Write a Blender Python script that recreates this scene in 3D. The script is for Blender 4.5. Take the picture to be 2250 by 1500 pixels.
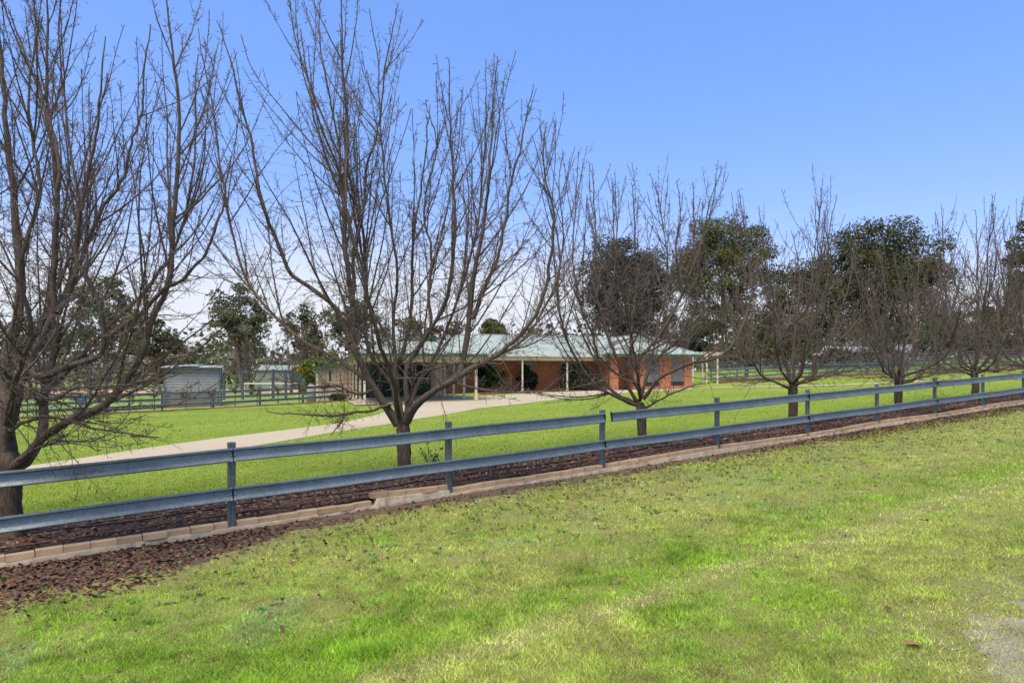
import bpy, math, random
import numpy as np

# ------------------------------------------------------------------ camera, sky, sun, exposure
for o in list(bpy.data.objects):
    bpy.data.objects.remove(o)
scene = bpy.context.scene
COL = scene.collection
EYE = 1.75                      # eye height above the verge under the camera
FPX, HORIZON = 1500.0, 828.0    # focal length and horizon in photograph pixels (2250 x 1500)
cam_data = bpy.data.cameras.new('camera')
cam_data.sensor_width = 36.0
cam_data.lens = 36.0 * FPX / 2250.0
cam_data.shift_y = (HORIZON - 750.0) / 2250.0
cam_data.clip_start, cam_data.clip_end = 0.1, 3000.0
cam = bpy.data.objects.new('camera', cam_data)
cam.location = (0, 0, EYE)
cam.rotation_euler = (math.radians(90), 0, 0)
COL.objects.link(cam)
scene.camera = cam

SUN_EL, SUN_AZ = 66.0, 205.0    # degrees; azimuth clockwise from +Y (sun high behind the camera, a little left)
world = bpy.data.worlds.new('World')
scene.world = world
world.use_nodes = True
wn = world.node_tree
wn.nodes.clear()
w_out = wn.nodes.new('ShaderNodeOutputWorld')
w_bg = wn.nodes.new('ShaderNodeBackground')
w_sky = wn.nodes.new('ShaderNodeTexSky')
w_sky.sky_type = 'NISHITA'
w_sky.sun_disc = False
w_sky.sun_elevation = math.radians(SUN_EL)
w_sky.sun_rotation = math.radians(SUN_AZ)
w_sky.air_density = 1.0
w_sky.dust_density = 1.6
w_sky.ozone_density = 3.0
w_bg.inputs['Strength'].default_value = 0.15
def _wm(op, a, b=None, clamp=False):
    n = wn.nodes.new('ShaderNodeMath'); n.operation = op; n.use_clamp = clamp
    for i, v in enumerate((a, b)):
        if v is None: continue
        if isinstance(v, (int, float)): n.inputs[i].default_value = v
        else: wn.links.new(v, n.inputs[i])
    return n.outputs[0]
w_hs = wn.nodes.new('ShaderNodeHueSaturation')          # a clear, slightly violet winter blue
w_hs.inputs['Saturation'].default_value = 1.65
w_gam = wn.nodes.new('ShaderNodeGamma'); w_gam.inputs[1].default_value = 0.60
wn.links.new(w_sky.outputs[0], w_gam.inputs[0]); wn.links.new(w_gam.outputs[0], w_hs.inputs['Color'])
w_tint = wn.nodes.new('ShaderNodeMix'); w_tint.data_type = 'RGBA'; w_tint.blend_type = 'MULTIPLY'
w_tint.inputs[0].default_value = 1.0; w_tint.inputs[7].default_value = (1.47, 1.25, 1.53, 1)
wn.links.new(w_hs.outputs[0], w_tint.inputs[6])
# bank of thin white cloud low all round the horizon, soft uneven upper edge
w_tc = wn.nodes.new('ShaderNodeTexCoord'); w_sep = wn.nodes.new('ShaderNodeSeparateXYZ')
wn.links.new(w_tc.outputs['Generated'], w_sep.inputs[0])
w_map = wn.nodes.new('ShaderNodeMapping'); w_map.inputs['Scale'].default_value = (1.0, 1.0, 2.6); w_map.inputs['Location'].default_value = (3.1, 0.4, 0.0)
wn.links.new(w_tc.outputs['Generated'], w_map.inputs[0])
w_no = wn.nodes.new('ShaderNodeTexNoise'); w_no.inputs['Scale'].default_value = 1.3; w_no.inputs['Detail'].default_value = 4; w_no.inputs['Roughness'].default_value = 0.5
wn.links.new(w_map.outputs[0], w_no.inputs['Vector'])
w_el = _wm('SUBTRACT', w_sep.outputs[2], _wm('MULTIPLY', _wm('SUBTRACT', w_no.outputs[0], 0.5), 0.22))
w_fac = wn.nodes.new('ShaderNodeMapRange'); w_fac.interpolation_type = 'SMOOTHSTEP'
w_fac.inputs[1].default_value = 0.24; w_fac.inputs[2].default_value = 0.10; w_fac.inputs[3].default_value = 0.0; w_fac.inputs[4].default_value = 0.93
wn.links.new(w_el, w_fac.inputs[0])
w_mix = wn.nodes.new('ShaderNodeMix'); w_mix.data_type = 'RGBA'
w_mix.inputs[7].default_value = (2.75, 2.88, 3.12, 1)
wn.links.new(w_fac.outputs[0], w_mix.inputs[0]); wn.links.new(w_tint.outputs[2], w_mix.inputs[6])
wn.links.new(w_mix.outputs[2], w_bg.inputs['Color'])
wn.links.new(w_bg.outputs[0], w_out.inputs['Surface'])

sun_data = bpy.data.lights.new('sun', 'SUN')
sun_data.energy = 2.8
sun_data.angle = math.radians(40)
sun_data.color = (1.0, 0.88, 0.70)
sun = bpy.data.objects.new('sun', sun_data)
_el, _az = math.radians(SUN_EL), math.radians(SUN_AZ)
sun.rotation_euler = (math.radians(90) - _el, 0, math.radians(180) - _az)
sun.location = (0, 0, 30)
COL.objects.link(sun)

scene.view_settings.view_transform = 'Standard'
scene.view_settings.look = 'None'
scene.view_settings.exposure = 1.05
scene.view_settings.gamma = 1.0
scene.view_settings.use_curve_mapping = False
scene.render.resolution_x, scene.render.resolution_y = 1024, 682

rng = np.random.default_rng(11)

# ------------------------------------------------------------------ mesh helpers
def tag(o, label=None, cat=None, group=None, kind=None):
    if label: o['label'] = label
    if cat: o['category'] = cat
    if group: o['group'] = group
    if kind: o['kind'] = kind
    return o

def raw_mesh(name, V, F, mat=None, smooth=False, cols=None, mats=None, mat_idx=None):
    """V (N,3); F either an int array (M,k) or a list of such arrays."""
    V = np.asarray(V, dtype=np.float32).reshape(-1, 3)
    Fs = F if isinstance(F, list) else [F]
    Fs = [np.asarray(f, dtype=np.int32) for f in Fs if len(f)]
    me = bpy.data.meshes.new(name)
    me.vertices.add(len(V))
    me.vertices.foreach_set('co', V.ravel())
    loops = np.concatenate([f.ravel() for f in Fs])
    sizes = np.concatenate([np.full(len(f), f.shape[1], np.int32) for f in Fs])
    starts = np.concatenate([[0], np.cumsum(sizes)[:-1]]).astype(np.int32)
    me.loops.add(len(loops))
    me.loops.foreach_set('vertex_index', loops)
    me.polygons.add(len(sizes))
    me.polygons.foreach_set('loop_start', starts)
    me.polygons.foreach_set('loop_total', sizes)
    me.polygons.foreach_set('use_smooth', np.full(len(sizes), bool(smooth)))
    if mats:
        for m in mats: me.materials.append(m)
    elif mat is not None:
        me.materials.append(mat)
    if mat_idx is not None:
        me.polygons.foreach_set('material_index', np.asarray(mat_idx, np.int32))
    if cols is not None:
        a = me.color_attributes.new('col', 'FLOAT_COLOR', 'POINT')
        c = np.ones((len(V), 4), np.float32)
        c[:, :3] = cols
        a.data.foreach_set('color', c.ravel())
    me.update()
    me.validate()
    return me

STUFF_PARTS = {'branches', 'crown', 'bolts', 'canes', 'leaves', 'limbs', 'roof_ribs', 'stems'}
def link(name, me, parent=None, loc=(0, 0, 0)):
    o = bpy.data.objects.new(name, me)
    COL.objects.link(o)
    o.location = loc
    if parent is not None:
        o.parent = parent
        if name in STUFF_PARTS: o['kind'] = 'stuff'
    return o

def root(name, loc, label, cat, group=None):
    o = link(name, None, None, tuple(float(c) for c in loc))
    o.empty_display_size = 0.2
    return tag(o, label, cat, group)

def origin_of(o):
    while o.parent is not None:
        o = o.parent
    return np.array(o.location)

class MB:
    """collects boxes, prisms, tubes (world coordinates) into one mesh"""
    def __init__(self):
        self.V, self.F, self.n = [], {}, 0
    def add(self, V, F):
        V = np.asarray(V, float).reshape(-1, 3)
        for f in (F if isinstance(F, list) else [F]):
            f = np.asarray(f, int)
            if f.ndim == 1: f = f[None]
            self.F.setdefault(f.shape[1], []).append(f + self.n)
        self.V.append(V); self.n += len(V)
        return self
    def box(self, c, h, ax=None):
        c = np.asarray(c, float)
        ax = np.eye(3) if ax is None else np.asarray(ax, float)
        s = np.array([[-1,-1,-1],[1,-1,-1],[1,1,-1],[-1,1,-1],[-1,-1,1],[1,-1,1],[1,1,1],[-1,1,1]], float) * np.asarray(h, float)
        return self.add(c + s @ ax, np.array([[0,3,2,1],[4,5,6,7],[0,1,5,4],[1,2,6,5],[2,3,7,6],[3,0,4,7]]))
    def hexa(self, b, t):
        """solid from 4 bottom corners (ccw from above) and 4 top corners"""
        return self.add(np.vstack([b, t]), np.array([[0,3,2,1],[4,5,6,7],[0,1,5,4],[1,2,6,5],[2,3,7,6],[3,0,4,7]]))
    def plate(self, pts, t):
        """flat polygon given thickness t downward along its normal"""
        p = np.asarray(pts, float); k = len(p)
        n = np.cross(p[1]-p[0], p[2]-p[0]); n /= np.linalg.norm(n)
        if n[2] < 0: p = p[::-1]; n = -n
        V = np.vstack([p, p - n*t])
        sides = np.array([[i, i+k, (i+1) % k + k, (i+1) % k] for i in range(k)])
        return self.add(V, [np.arange(k), np.arange(2*k-1, k-1, -1), sides])
    def tube(self, pts, r, k=8, caps=True):
        V, F = tubes(np.asarray(pts, float)[None], np.broadcast_to(np.asarray(r, float), (1, len(pts))), k)
        n = len(pts)
        Fs = [F]
        if caps:
            Fs += [np.arange(k)[::-1], np.arange((n-1)*k, n*k)]
        return self.add(V, Fs)
    def build(self, name, mat, parent=None, smooth=False):
        V = np.vstack(self.V)
        if parent is not None: V = V - origin_of(parent)
        me = raw_mesh(name, V, [np.vstack(f) for f in self.F.values()], mat, smooth)
        return link(name, me, parent)

def tubes(P, R, k=5):
    """P (M,n,3), R (M,n) -> verts and quads for M open tubes"""
    M, n, _ = P.shape
    T = np.gradient(P, axis=1)
    T /= np.linalg.norm(T, axis=2, keepdims=True) + 1e-9
    mean = P[:, -1] - P[:, 0]
    ax = np.argmin(np.abs(mean), axis=1)
    ref = np.eye(3)[ax][:, None, :]
    N = np.cross(T, ref); N /= np.linalg.norm(N, axis=2, keepdims=True) + 1e-9
    B = np.cross(T, N)
    a = np.linspace(0, 2*np.pi, k, endpoint=False)
    V = P[:, :, None, :] + R[:, :, None, None] * (np.cos(a)[None, None, :, None]*N[:, :, None, :] + np.sin(a)[None, None, :, None]*B[:, :, None, :])
    i = np.arange(n-1)[:, None]*k; j = np.arange(k)[None, :]; j2 = (j+1) % k
    q = np.stack([i+j, i+j2, i+k+j2, i+k+j], -1).reshape(-1, 4)
    F = (np.arange(M)*n*k)[:, None, None] + q[None]
    return V.reshape(-1, 3), F.reshape(-1, 4)

def grid_faces(nu, nv):
    i = np.arange(nu-1)[:, None]*nv; j = np.arange(nv-1)[None, :]
    return np.stack([i+j, i+nv+j, i+nv+j+1, i+j+1], -1).reshape(-1, 4)

# value noise ---------------------------------------------------------------
def _hash(ix, iy, seed):
    h = (ix.astype(np.int64)*374761393 + iy.astype(np.int64)*668265263 + seed*1442695041) & 0x7fffffff
    h = ((h ^ (h >> 13))*1274126177) & 0x7fffffff
    return ((h ^ (h >> 16)) & 0xffff)/65535.0
def vnoise(x, y, scale, seed=0, octv=3):
    x = np.asarray(x, float)/scale; y = np.asarray(y, float)/scale
    s, amp, tot = 0.0, 1.0, 0.0
    for o in range(octv):
        ix, iy = np.floor(x), np.floor(y)
        fx, fy = x-ix, y-iy
        fx = fx*fx*(3-2*fx); fy = fy*fy*(3-2*fy)
        a = _hash(ix, iy, seed+o); b = _hash(ix+1, iy, seed+o); c = _hash(ix, iy+1, seed+o); d = _hash(ix+1, iy+1, seed+o)
        s = s + amp*((a*(1-fx)+b*fx)*(1-fy) + (c*(1-fx)+d*fx)*fy)
        tot += amp; amp *= 0.5; x = x*2.03+17; y = y*2.03+31
    return s/tot
def sstep(a, b, x):
    t = np.clip((x-a)/(b-a), 0, 1); return t*t*(3-2*t)
def lerp(a, b, t): return a + (b-a)*t

# ------------------------------------------------------------------ survey: fence frame and terrain
D = np.array([0.824, 0.566]); D /= np.linalg.norm(D)     # along the rail fence, away to the right
N_ = np.array([-D[1], D[0]])                              # across it, away from the camera
P1 = np.array([-3.48, 8.47])                              # foot of the first post in view
SP = 3.07                                                 # post spacing
def uv2xy(u, v): return P1[0]+D[0]*u+N_[0]*v, P1[1]+D[1]*u+N_[1]*v
def xy2uv(x, y):
    x = np.asarray(x)-P1[0]; y = np.asarray(y)-P1[1]
    return x*D[0]+y*D[1], x*N_[0]+y*N_[1]
def kerb_z(u): return EYE - 1.835 + 0.0418*np.asarray(u, float)

ctrl = []
for u in (-30, -18, -8, 0, 6, 12, 18, 24, 30, 42, 60):
    for v in (0.0, 1.6):
        x, y = uv2xy(u, v); ctrl.append((x, y, -1.835+0.0418*u+0.05))
ctrl += [(-7.1,33,-1.36),(-10.3,43.5,-1.42),(-2,35,-1.2),(.67,50,-1.08),(14,54,-.87),(20,58,-.36),(27,50,-.02),(37,50,.12),
         (28,63,.1),(45,68,.75),(-22.6,31,-1.88),(-12,42,-1.52),(-21,46,-2.0),(-40,60,-2.0),(-60,100,-1.9),(-20,100,-1.65),
         (10,75,-.2),(30,80,.9),(60,80,2.0),(60,60,1.2),(55,105,2.5),(0,150,-1),(-100,200,-2),(100,200,4),(0,300,0),(-250,400,-2),
         (250,400,6),(0,700,1),(-400,50,-3),(400,50,8),(-500,700,-2),(500,700,8),(-60,10,-3.5),(0,-60,-4),(80,-20,1),(-150,-60,-6),(200,-60,5)]
ctrl = np.array(ctrl, float)
def _tps_k(r2): return np.where(r2 > 0, 0.5*r2*np.log(np.maximum(r2, 1e-12)), 0)
def _tps_fit(c, lam):
    S = 100.0; X = c[:, :2]/S; n = len(c)
    r2 = ((X[:, None]-X[None])**2).sum(-1)
    A = np.zeros((n+3, n+3)); A[:n, :n] = _tps_k(r2)+lam*np.eye(n)
    A[:n, n] = 1; A[:n, n+1:] = X; A[n, :n] = 1; A[n+1:, :n] = X.T
    return np.linalg.solve(A, np.concatenate([c[:, 2], [0, 0, 0]]))
_W = _tps_fit(ctrl, 2e-5)
def terrain(x, y):
    x = np.asarray(x, float); y = np.asarray(y, float); sh = np.broadcast(x, y).shape
    X = np.stack([np.broadcast_to(x, sh).ravel(), np.broadcast_to(y, sh).ravel()], 1)/100.0
    n = len(ctrl); C = ctrl[:, :2]/100.0; out = np.empty(len(X))
    for s in range(0, len(X), 20000):
        q = X[s:s+20000]; r2 = ((q[:, None]-C[None])**2).sum(-1)
        out[s:s+20000] = _tps_k(r2) @ _W[:n] + _W[n] + q @ _W[n+1:]
    return EYE + out.reshape(sh)
def verge_z(x, y):
    u, v = xy2uv(x, y)
    return kerb_z(u) - 0.075 + 0.0275*np.maximum(-v, 0) + 0.035*(vnoise(x, y, 1.1, 5)-.5) + 0.01*(vnoise(x, y, .25, 9)-.5)
def PX(px, py, Y):
    """point seen at photograph pixel (px, py) at distance Y"""
    return np.array([(px-1125)/FPX*Y, Y, EYE+(HORIZON-py)/FPX*Y])
def ground_at(px, py):
    """survey a ground point: where the sight line meets the terrain"""
    kx, kz = (px-1125)/FPX, (HORIZON-py)/FPX
    Y = np.concatenate([np.linspace(6, 80, 400), np.linspace(81, 400, 200)])
    f = EYE + kz*Y - terrain(kx*Y, Y)
    i = np.argmax(f < 0) if (f < 0).any() else len(Y)-1
    i = max(i, 1); t = f[i-1]/(f[i-1]-f[i]+1e-9)
    y = Y[i-1] + t*(Y[i]-Y[i-1])
    return np.array([kx*y, y])
def along(px, v):
    """u where a line v behind the fence is crossed by the sight line of column px"""
    k = (px-1125)/FPX
    x0, y0 = uv2xy(0, v)
    return (k*y0-x0)/(D[0]-k*D[1])

# ------------------------------------------------------------------ materials
def new_mat(name):
    m = bpy.data.materials.new(name); m.use_nodes = True
    nt = m.node_tree; b = nt.nodes['Principled BSDF']
    return m, nt, b
def ramp(nt, fac, stops):
    r = nt.nodes.new('ShaderNodeValToRGB'); e = r.color_ramp.elements
    while len(e) < len(stops): e.new(0.5)
    for el, (p, c) in zip(e, stops):
        el.position = p; el.color = (*c, 1)
    nt.links.new(fac, r.inputs[0]); return r.outputs[0]
def noise(nt, scale, detail=4, rough=0.6, vec=None, dist=0):
    n = nt.nodes.new('ShaderNodeTexNoise'); n.inputs['Scale'].default_value = scale
    n.inputs['Detail'].default_value = detail; n.inputs['Roughness'].default_value = rough; n.inputs['Distortion'].default_value = dist
    if vec is not None: nt.links.new(vec, n.inputs['Vector'])
    return n.outputs[0]
def mix(nt, fac, a, b, mode='MIX'):
    m = nt.nodes.new('ShaderNodeMix'); m.data_type = 'RGBA'; m.blend_type = mode
    for sock, val in ((m.inputs[0], fac), (m.inputs[6], a), (m.inputs[7], b)):
        if hasattr(val, 'is_linked') or isinstance(val, bpy.types.NodeSocket): nt.links.new(val, sock)
        elif isinstance(val, (int, float)): sock.default_value = val
        else: sock.default_value = (*val, 1)
    return m.outputs[2]
def coords(nt, kind='Object', scale=None):
    c = nt.nodes.new('ShaderNodeTexCoord').outputs[kind]
    if scale is not None:
        mp = nt.nodes.new('ShaderNodeMapping'); mp.inputs['Scale'].default_value = scale
        nt.links.new(c, mp.inputs[0]); c = mp.outputs[0]
    return c
def bump(nt, b, h, strength=0.3, dist=0.02):
    n = nt.nodes.new('ShaderNodeBump'); n.inputs['Strength'].default_value = strength; n.inputs['Distance'].default_value = dist
    nt.links.new(h, n.inputs['Height']); nt.links.new(n.outputs[0], b.inputs['Normal'])
def simple(name, c1, c2=None, scale=6, rough=0.7, metal=0, bmp=0.0, bscale=40, stretch=None, spec=0.3):
    m, nt, b = new_mat(name)
    vec = coords(nt, 'Object', stretch)
    c2 = c2 or tuple(x*0.78 for x in c1)
    f = noise(nt, scale, 5, .65, vec)
    nt.links.new(ramp(nt, f, [(0.3, c2), (0.7, c1)]), b.inputs['Base Color'])
    b.inputs['Roughness'].default_value = rough; b.inputs['Metallic'].default_value = metal
    b.inputs['Specular IOR Level'].default_value = spec
    if bmp: bump(nt, b, noise(nt, bscale, 4, .6, vec), bmp, 0.01)
    return m
def attr_mat(name, rough=0.7, transl=0.0, spec=0.2, vary=0.25, vscale=3.0):
    """colour comes from the per-piece colour attribute"""
    m, nt, b = new_mat(name)
    a = nt.nodes.new('ShaderNodeAttribute'); a.attribute_name = 'col'
    b.inputs['Roughness'].default_value = rough; b.inputs['Specular IOR Level'].default_value = spec
    f = noise(nt, vscale, 3, .6, coords(nt))
    c = mix(nt, 1.0, a.outputs[0], ramp(nt, f, [(0.3, (1-vary,)*3), (0.7, (1+vary,)*3)]), 'MULTIPLY')
    nt.links.new(c, b.inputs['Base Color'])
    if transl:
        t = nt.nodes.new('ShaderNodeBsdfTranslucent'); nt.links.new(c, t.inputs[0])
        mx = nt.nodes.new('ShaderNodeMixShader'); mx.inputs[0].default_value = transl
        nt.links.new(b.outputs[0], mx.inputs[1]); nt.links.new(t.outputs[0], mx.inputs[2])
        nt.links.new(mx.outputs[0], nt.nodes['Material Output'].inputs[0])
    return m

M = {}
# grass leaves, litter, stones, foliage: colour of each piece in the mesh
M['grass'] = attr_mat('grass_blades', .65, .25, .15, .12)
M['litter'] = attr_mat('dead_leaves', .75, .0, .2, .2, 20)
M['leaf'] = attr_mat('tree_foliage', .6, .2, .25, .2, .8)
M['stone'] = attr_mat('gravel_stones', .85, 0, .2, .3, 60)

def ground_mat(name, stops, s1=1.2, s2=14, bmp=.6, mixc=None, mixs=5.0):
    m, nt, b = new_mat(name)
    v = coords(nt)
    f1 = noise(nt, s1, 5, .65, v, .4); f2 = noise(nt, s2, 6, .75, v)
    mm = nt.nodes.new('ShaderNodeMath'); mm.operation = 'ADD'
    m1 = nt.nodes.new('ShaderNodeMath'); m1.operation = 'MULTIPLY'; m1.inputs[1].default_value = .5
    m2 = nt.nodes.new('ShaderNodeMath'); m2.operation = 'MULTIPLY'; m2.inputs[1].default_value = .5
    nt.links.new(f1, m1.inputs[0]); nt.links.new(f2, m2.inputs[0]); nt.links.new(m1.outputs[0], mm.inputs[0]); nt.links.new(m2.outputs[0], mm.inputs[1])
    c = ramp(nt, mm.outputs[0], stops)
    if mixc is not None:
        c = mix(nt, ramp(nt, noise(nt, mixs, 4, .7, v), [(.52, (0,0,0)), (.62, (1,1,1))]), c, mixc)
    nt.links.new(c, b.inputs['Base Color'])
    b.inputs['Roughness'].default_value = .9; b.inputs['Specular IOR Level'].default_value = .15
    bump(nt, b, noise(nt, s2*3, 5, .8, v), bmp, .03)
    return m
M['verge'] = ground_mat('verge_soil', [(.3, (.145,.13,.055)), (.5, (.19,.20,.06)), (.7, (.22,.26,.06))], 1.5, 18)
M['bare_soil'] = ground_mat('bare_soil', [(.3, (.085,.058,.038)), (.5, (.13,.095,.06)), (.7, (.18,.135,.085))], 2.5, 26, .8)
M['lawn'] = ground_mat('lawn_turf', [(.28, (.09,.14,.02)), (.5, (.155,.225,.024)), (.72, (.23,.285,.045))], .28, 9, .35)
M['paddock'] = ground_mat('paddock_grass', [(.3, (.10,.16,.03)), (.5, (.15,.23,.035)), (.7, (.24,.26,.08))], .12, 2.5, .5)
M['soil'] = ground_mat('bed_soil', [(.3, (.045,.032,.026)), (.5, (.085,.06,.046)), (.7, (.14,.10,.078))], 3, 30, .9)
M['mulch'] = ground_mat('brown_mulch', [(.3, (.06,.03,.018)), (.5, (.11,.058,.034)), (.7, (.17,.095,.06))], 3, 20, .8)
M['sand'] = ground_mat('arena_sand', [(.3, (.38,.25,.14)), (.6, (.5,.34,.2))], .3, 4, .2)
M['concrete'] = ground_mat('driveway_concrete', [(.25, (.24,.20,.135)), (.5, (.34,.305,.215)), (.72, (.40,.36,.265))], .35, 11, .15)
# ------------------------------------------------------------------ the setting: ground sheets
def smooth_axis(a, n, lin):
    t = np.linspace(-1, 1, n); return np.sign(t)*(np.abs(t)*lin + (a-lin)*np.abs(t)**5)
gx = smooth_axis(900, 131, 110)
gy = np.concatenate([np.linspace(-60, 70, 90), 70 + (np.linspace(0, 1, 60)[1:]**2.2)*900])
GX, GY = np.meshgrid(gx, gy, indexing='ij')
GU, GV = xy2uv(GX, GY)
far_curve = np.array([(-70, 8), (-45, 17), (-22.6, 31.0), (-10.8, 41.4), (-8, 50), (16, 64), (45, 66), (75, 66)], float)
in_lawn = (GV > -12) & (GY < np.interp(GX, far_curve[:, 0], far_curve[:, 1])+3) & (GU > -45) & (GU < 70)
GZ = np.where(GV > 0, terrain(GX, GY), kerb_z(GU)-0.075+0.0275*np.clip(-GV, 0, 60)) - 0.03
GZ = GZ - 0.25*in_lawn + np.where(GY > 90, 0.5*(vnoise(GX, GY, 60, 3)-.5), 0)
GZ = np.clip(GZ, EYE-30, EYE+40)
me = raw_mesh('ground', np.stack([GX, GY, GZ], -1).reshape(-1, 3), grid_faces(*GX.shape), M['paddock'], True)
tag(link('ground', me), kind='structure')

# verge in front of the fence
vu = np.linspace(-26, 46, 260); vv = np.linspace(0.02, -15, 80)
VU, VV = np.meshgrid(vu, vv, indexing='ij')
VX, VY = uv2xy(VU, VV)
me = raw_mesh('verge', np.stack([VX, VY, verge_z(VX, VY)], -1).reshape(-1, 3), grid_faces(*VU.shape)[:, ::-1], M['verge'], True)
tag(link('verge', me), kind='structure')

# bare soil along the foot of the kerb, ragged edge
su = np.linspace(-14, 34, 700); sw = np.linspace(0, 1, 16)
def soil_width(u, d): return .25+.75*vnoise(u, d, 1.3, 31)+1.15*sstep(1.2, -1.2, u)+.3*sstep(4, 1, u)
edge = np.array([soil_width(su, np.full_like(su, .8)), soil_width(su, np.full_like(su, 1.4))]).mean(0)+.25*(vnoise(su, su*0, .25, 88)-.5)+.05
SU, SWt = np.meshgrid(su, sw, indexing='ij'); SX, SY = uv2xy(SU, -(.0+SWt*edge[:, None]))
SZ = verge_z(SX, SY)+.008*np.cos(SWt*np.pi/2)-.004
me = raw_mesh('soil_strip', np.stack([SX, SY, SZ], -1).reshape(-1, 3), grid_faces(*SU.shape)[:, ::-1], M['bare_soil'], True)
tag(link('soil_strip', me), kind='structure')

# garden bed under the row of trees, heaped a little round the trunks
TREE_PX = [18, 888, 1412, 1742, 1975, 2140, 2262, 2350]
TREE_U = [along(p, 0.85) for p in TREE_PX]
def bed_z(x, y):
    u, v = xy2uv(x, y)
    return kerb_z(u) + 0.055 + 0.05*(vnoise(x, y, .5, 21)-.5) + 0.02*(vnoise(x, y, .12, 22)-.5) + 0.03*np.sin(np.clip(v/1.5, 0, 1)*np.pi)
bu = np.linspace(-20, 46, 520); bv = np.linspace(0.05, 1.52, 20)
BU, BV = np.meshgrid(bu, bv, indexing='ij')
BX, BY = uv2xy(BU, BV)
me = raw_mesh('garden_bed', np.stack([BX, BY, bed_z(BX, BY)], -1).reshape(-1, 3), grid_faces(*BU.shape), M['soil'], True)
tag(link('garden_bed', me), kind='structure')

# lawn between the bed and the house
n_u, n_v = 160, 80
lu = np.linspace(-40, 60, n_u)
nx, ny = uv2xy(lu, 1.5)
seg = np.concatenate([[0], np.cumsum(np.linalg.norm(np.diff(far_curve, axis=0), axis=1))])
s = np.linspace(0, seg[-1], n_u)
fx, fy = np.interp(s, seg, far_curve[:, 0]), np.interp(s, seg, far_curve[:, 1])
w = np.linspace(0, 1, n_v)[None]**1.4
LX = nx[:, None]*(1-w)+fx[:, None]*w; LY = ny[:, None]*(1-w)+fy[:, None]*w
LZ = terrain(LX, LY)
me = raw_mesh('lawn', np.stack([LX, LY, LZ], -1).reshape(-1, 3), grid_faces(n_u, n_v), M['lawn'], True)
tag(link('lawn', me), kind='structure')

def ribbon(name, A, B, mat, lift, n=140, k=14, edge=.03, kind='structure', wob=0.0):
    """sheet between two surveyed edge lines"""
    def res(P):
        P = np.asarray(P, float); d = np.concatenate([[0], np.cumsum(np.linalg.norm(np.diff(P, axis=0), axis=1))])
        t = np.linspace(0, d[-1], n); Q = np.stack([np.interp(t, d, P[:, i]) for i in (0, 1)], 1)
        for _ in range(6): Q[1:-1] = .25*Q[:-2]+.5*Q[1:-1]+.25*Q[2:]
        return Q
    A, B = res(A), res(B); w = np.linspace(0, 1, k)[None, :, None]
    Q = A[:, None]*(1-w)+B[:, None]*w
    z = terrain(Q[..., 0], Q[..., 1])+lift+wob*(vnoise(Q[..., 0], Q[..., 1], .5, 2)-.5)
    z[:, 0] -= edge; z[:, -1] -= edge
    V = np.concatenate([Q, z[..., None]], -1).reshape(-1, 3)
    F = grid_faces(n, k)
    n0 = np.cross(V[F[0, 1]]-V[F[0, 0]], V[F[0, 2]]-V[F[0, 0]])
    if n0[2] < 0: F = F[:, ::-1]
    return tag(link(name, raw_mesh(name, V, F, mat, True)), kind=kind)

up = [(-420,1075),(-150,1050),(0,1032),(107,1017),(200,1003),(300,987),(400,973),(500,960),(667,940),(750,930),(828,911),(905,885),(1000,876),(1090,868),(1180,863),(1340,857),(1520,850.5)]
lo = [(-420,1122),(-150,1092),(0,1072),(133,1053),(300,1025),(450,998),(560,979),(650,964),(739,948),(850,932),(908,921),(983,910),(1050,897),(1144,887),(1260,873),(1361,863.5),(1520,854.5)]
UPW = np.array([ground_at(*p) for p in up]); LOW = np.array([ground_at(*p) for p in lo])
ribbon('driveway', UPW, LOW, M['concrete'], .035, 240, 12)
pa = [(1500,850.3),(1600,849.5),(1700,848.3),(1800,846),(1900,842.5),(2000,838),(2150,831)]
ribbon('path', [ground_at(*p) for p in pa], [ground_at(x, y+2.4) for x, y in pa], M['concrete'], .03, 80, 4, .01)

# sand arena and earth bank beyond the left paddock, planted beds
ribbon('sand_arena', [(-75, 72), (-45, 74), (-14, 76)], [(-80, 100), (-45, 104), (-12, 106)], M['sand'], .03, 60, 6)
FL0, FL1 = np.array([-33.0, 23.2]), np.array([-10.4, 41.9])       # three-rail fence on the left
fd = (FL1-FL0)/np.linalg.norm(FL1-FL0); fn = np.array([fd[1], -fd[0]])
ribbon('rose_bed', [FL0+fn*.25-fd*8, FL0+fn*.25, FL1+fn*.25, FL1+fn*.2+fd*1.2], [FL0+fn*1.5-fd*8, FL0+fn*1.5, FL1+fn*1.7, FL1+fn*2.2+fd*1.0], M['mulch'], .05, 160, 12, .04, wob=.08)
ribbon('house_bed', [ground_at(1052, 867), ground_at(1150, 862.5), ground_at(1335, 856.6)], [ground_at(1052, 864), ground_at(1150, 856), ground_at(1335, 851)], M['mulch'], .06, 60, 6, .03, wob=.06)
FR0, FR1 = np.array([17.5, 60.0]), np.array([62.0, 70.0])         # three-rail fence on the right
ribbon('far_bed', [FR0-[0, 2.6], FR1-[0, 3.4]], [FR0-[0, .2], FR1-[0, .2]], M['mulch'], .12, 120, 8, .1, wob=.12)
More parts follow.
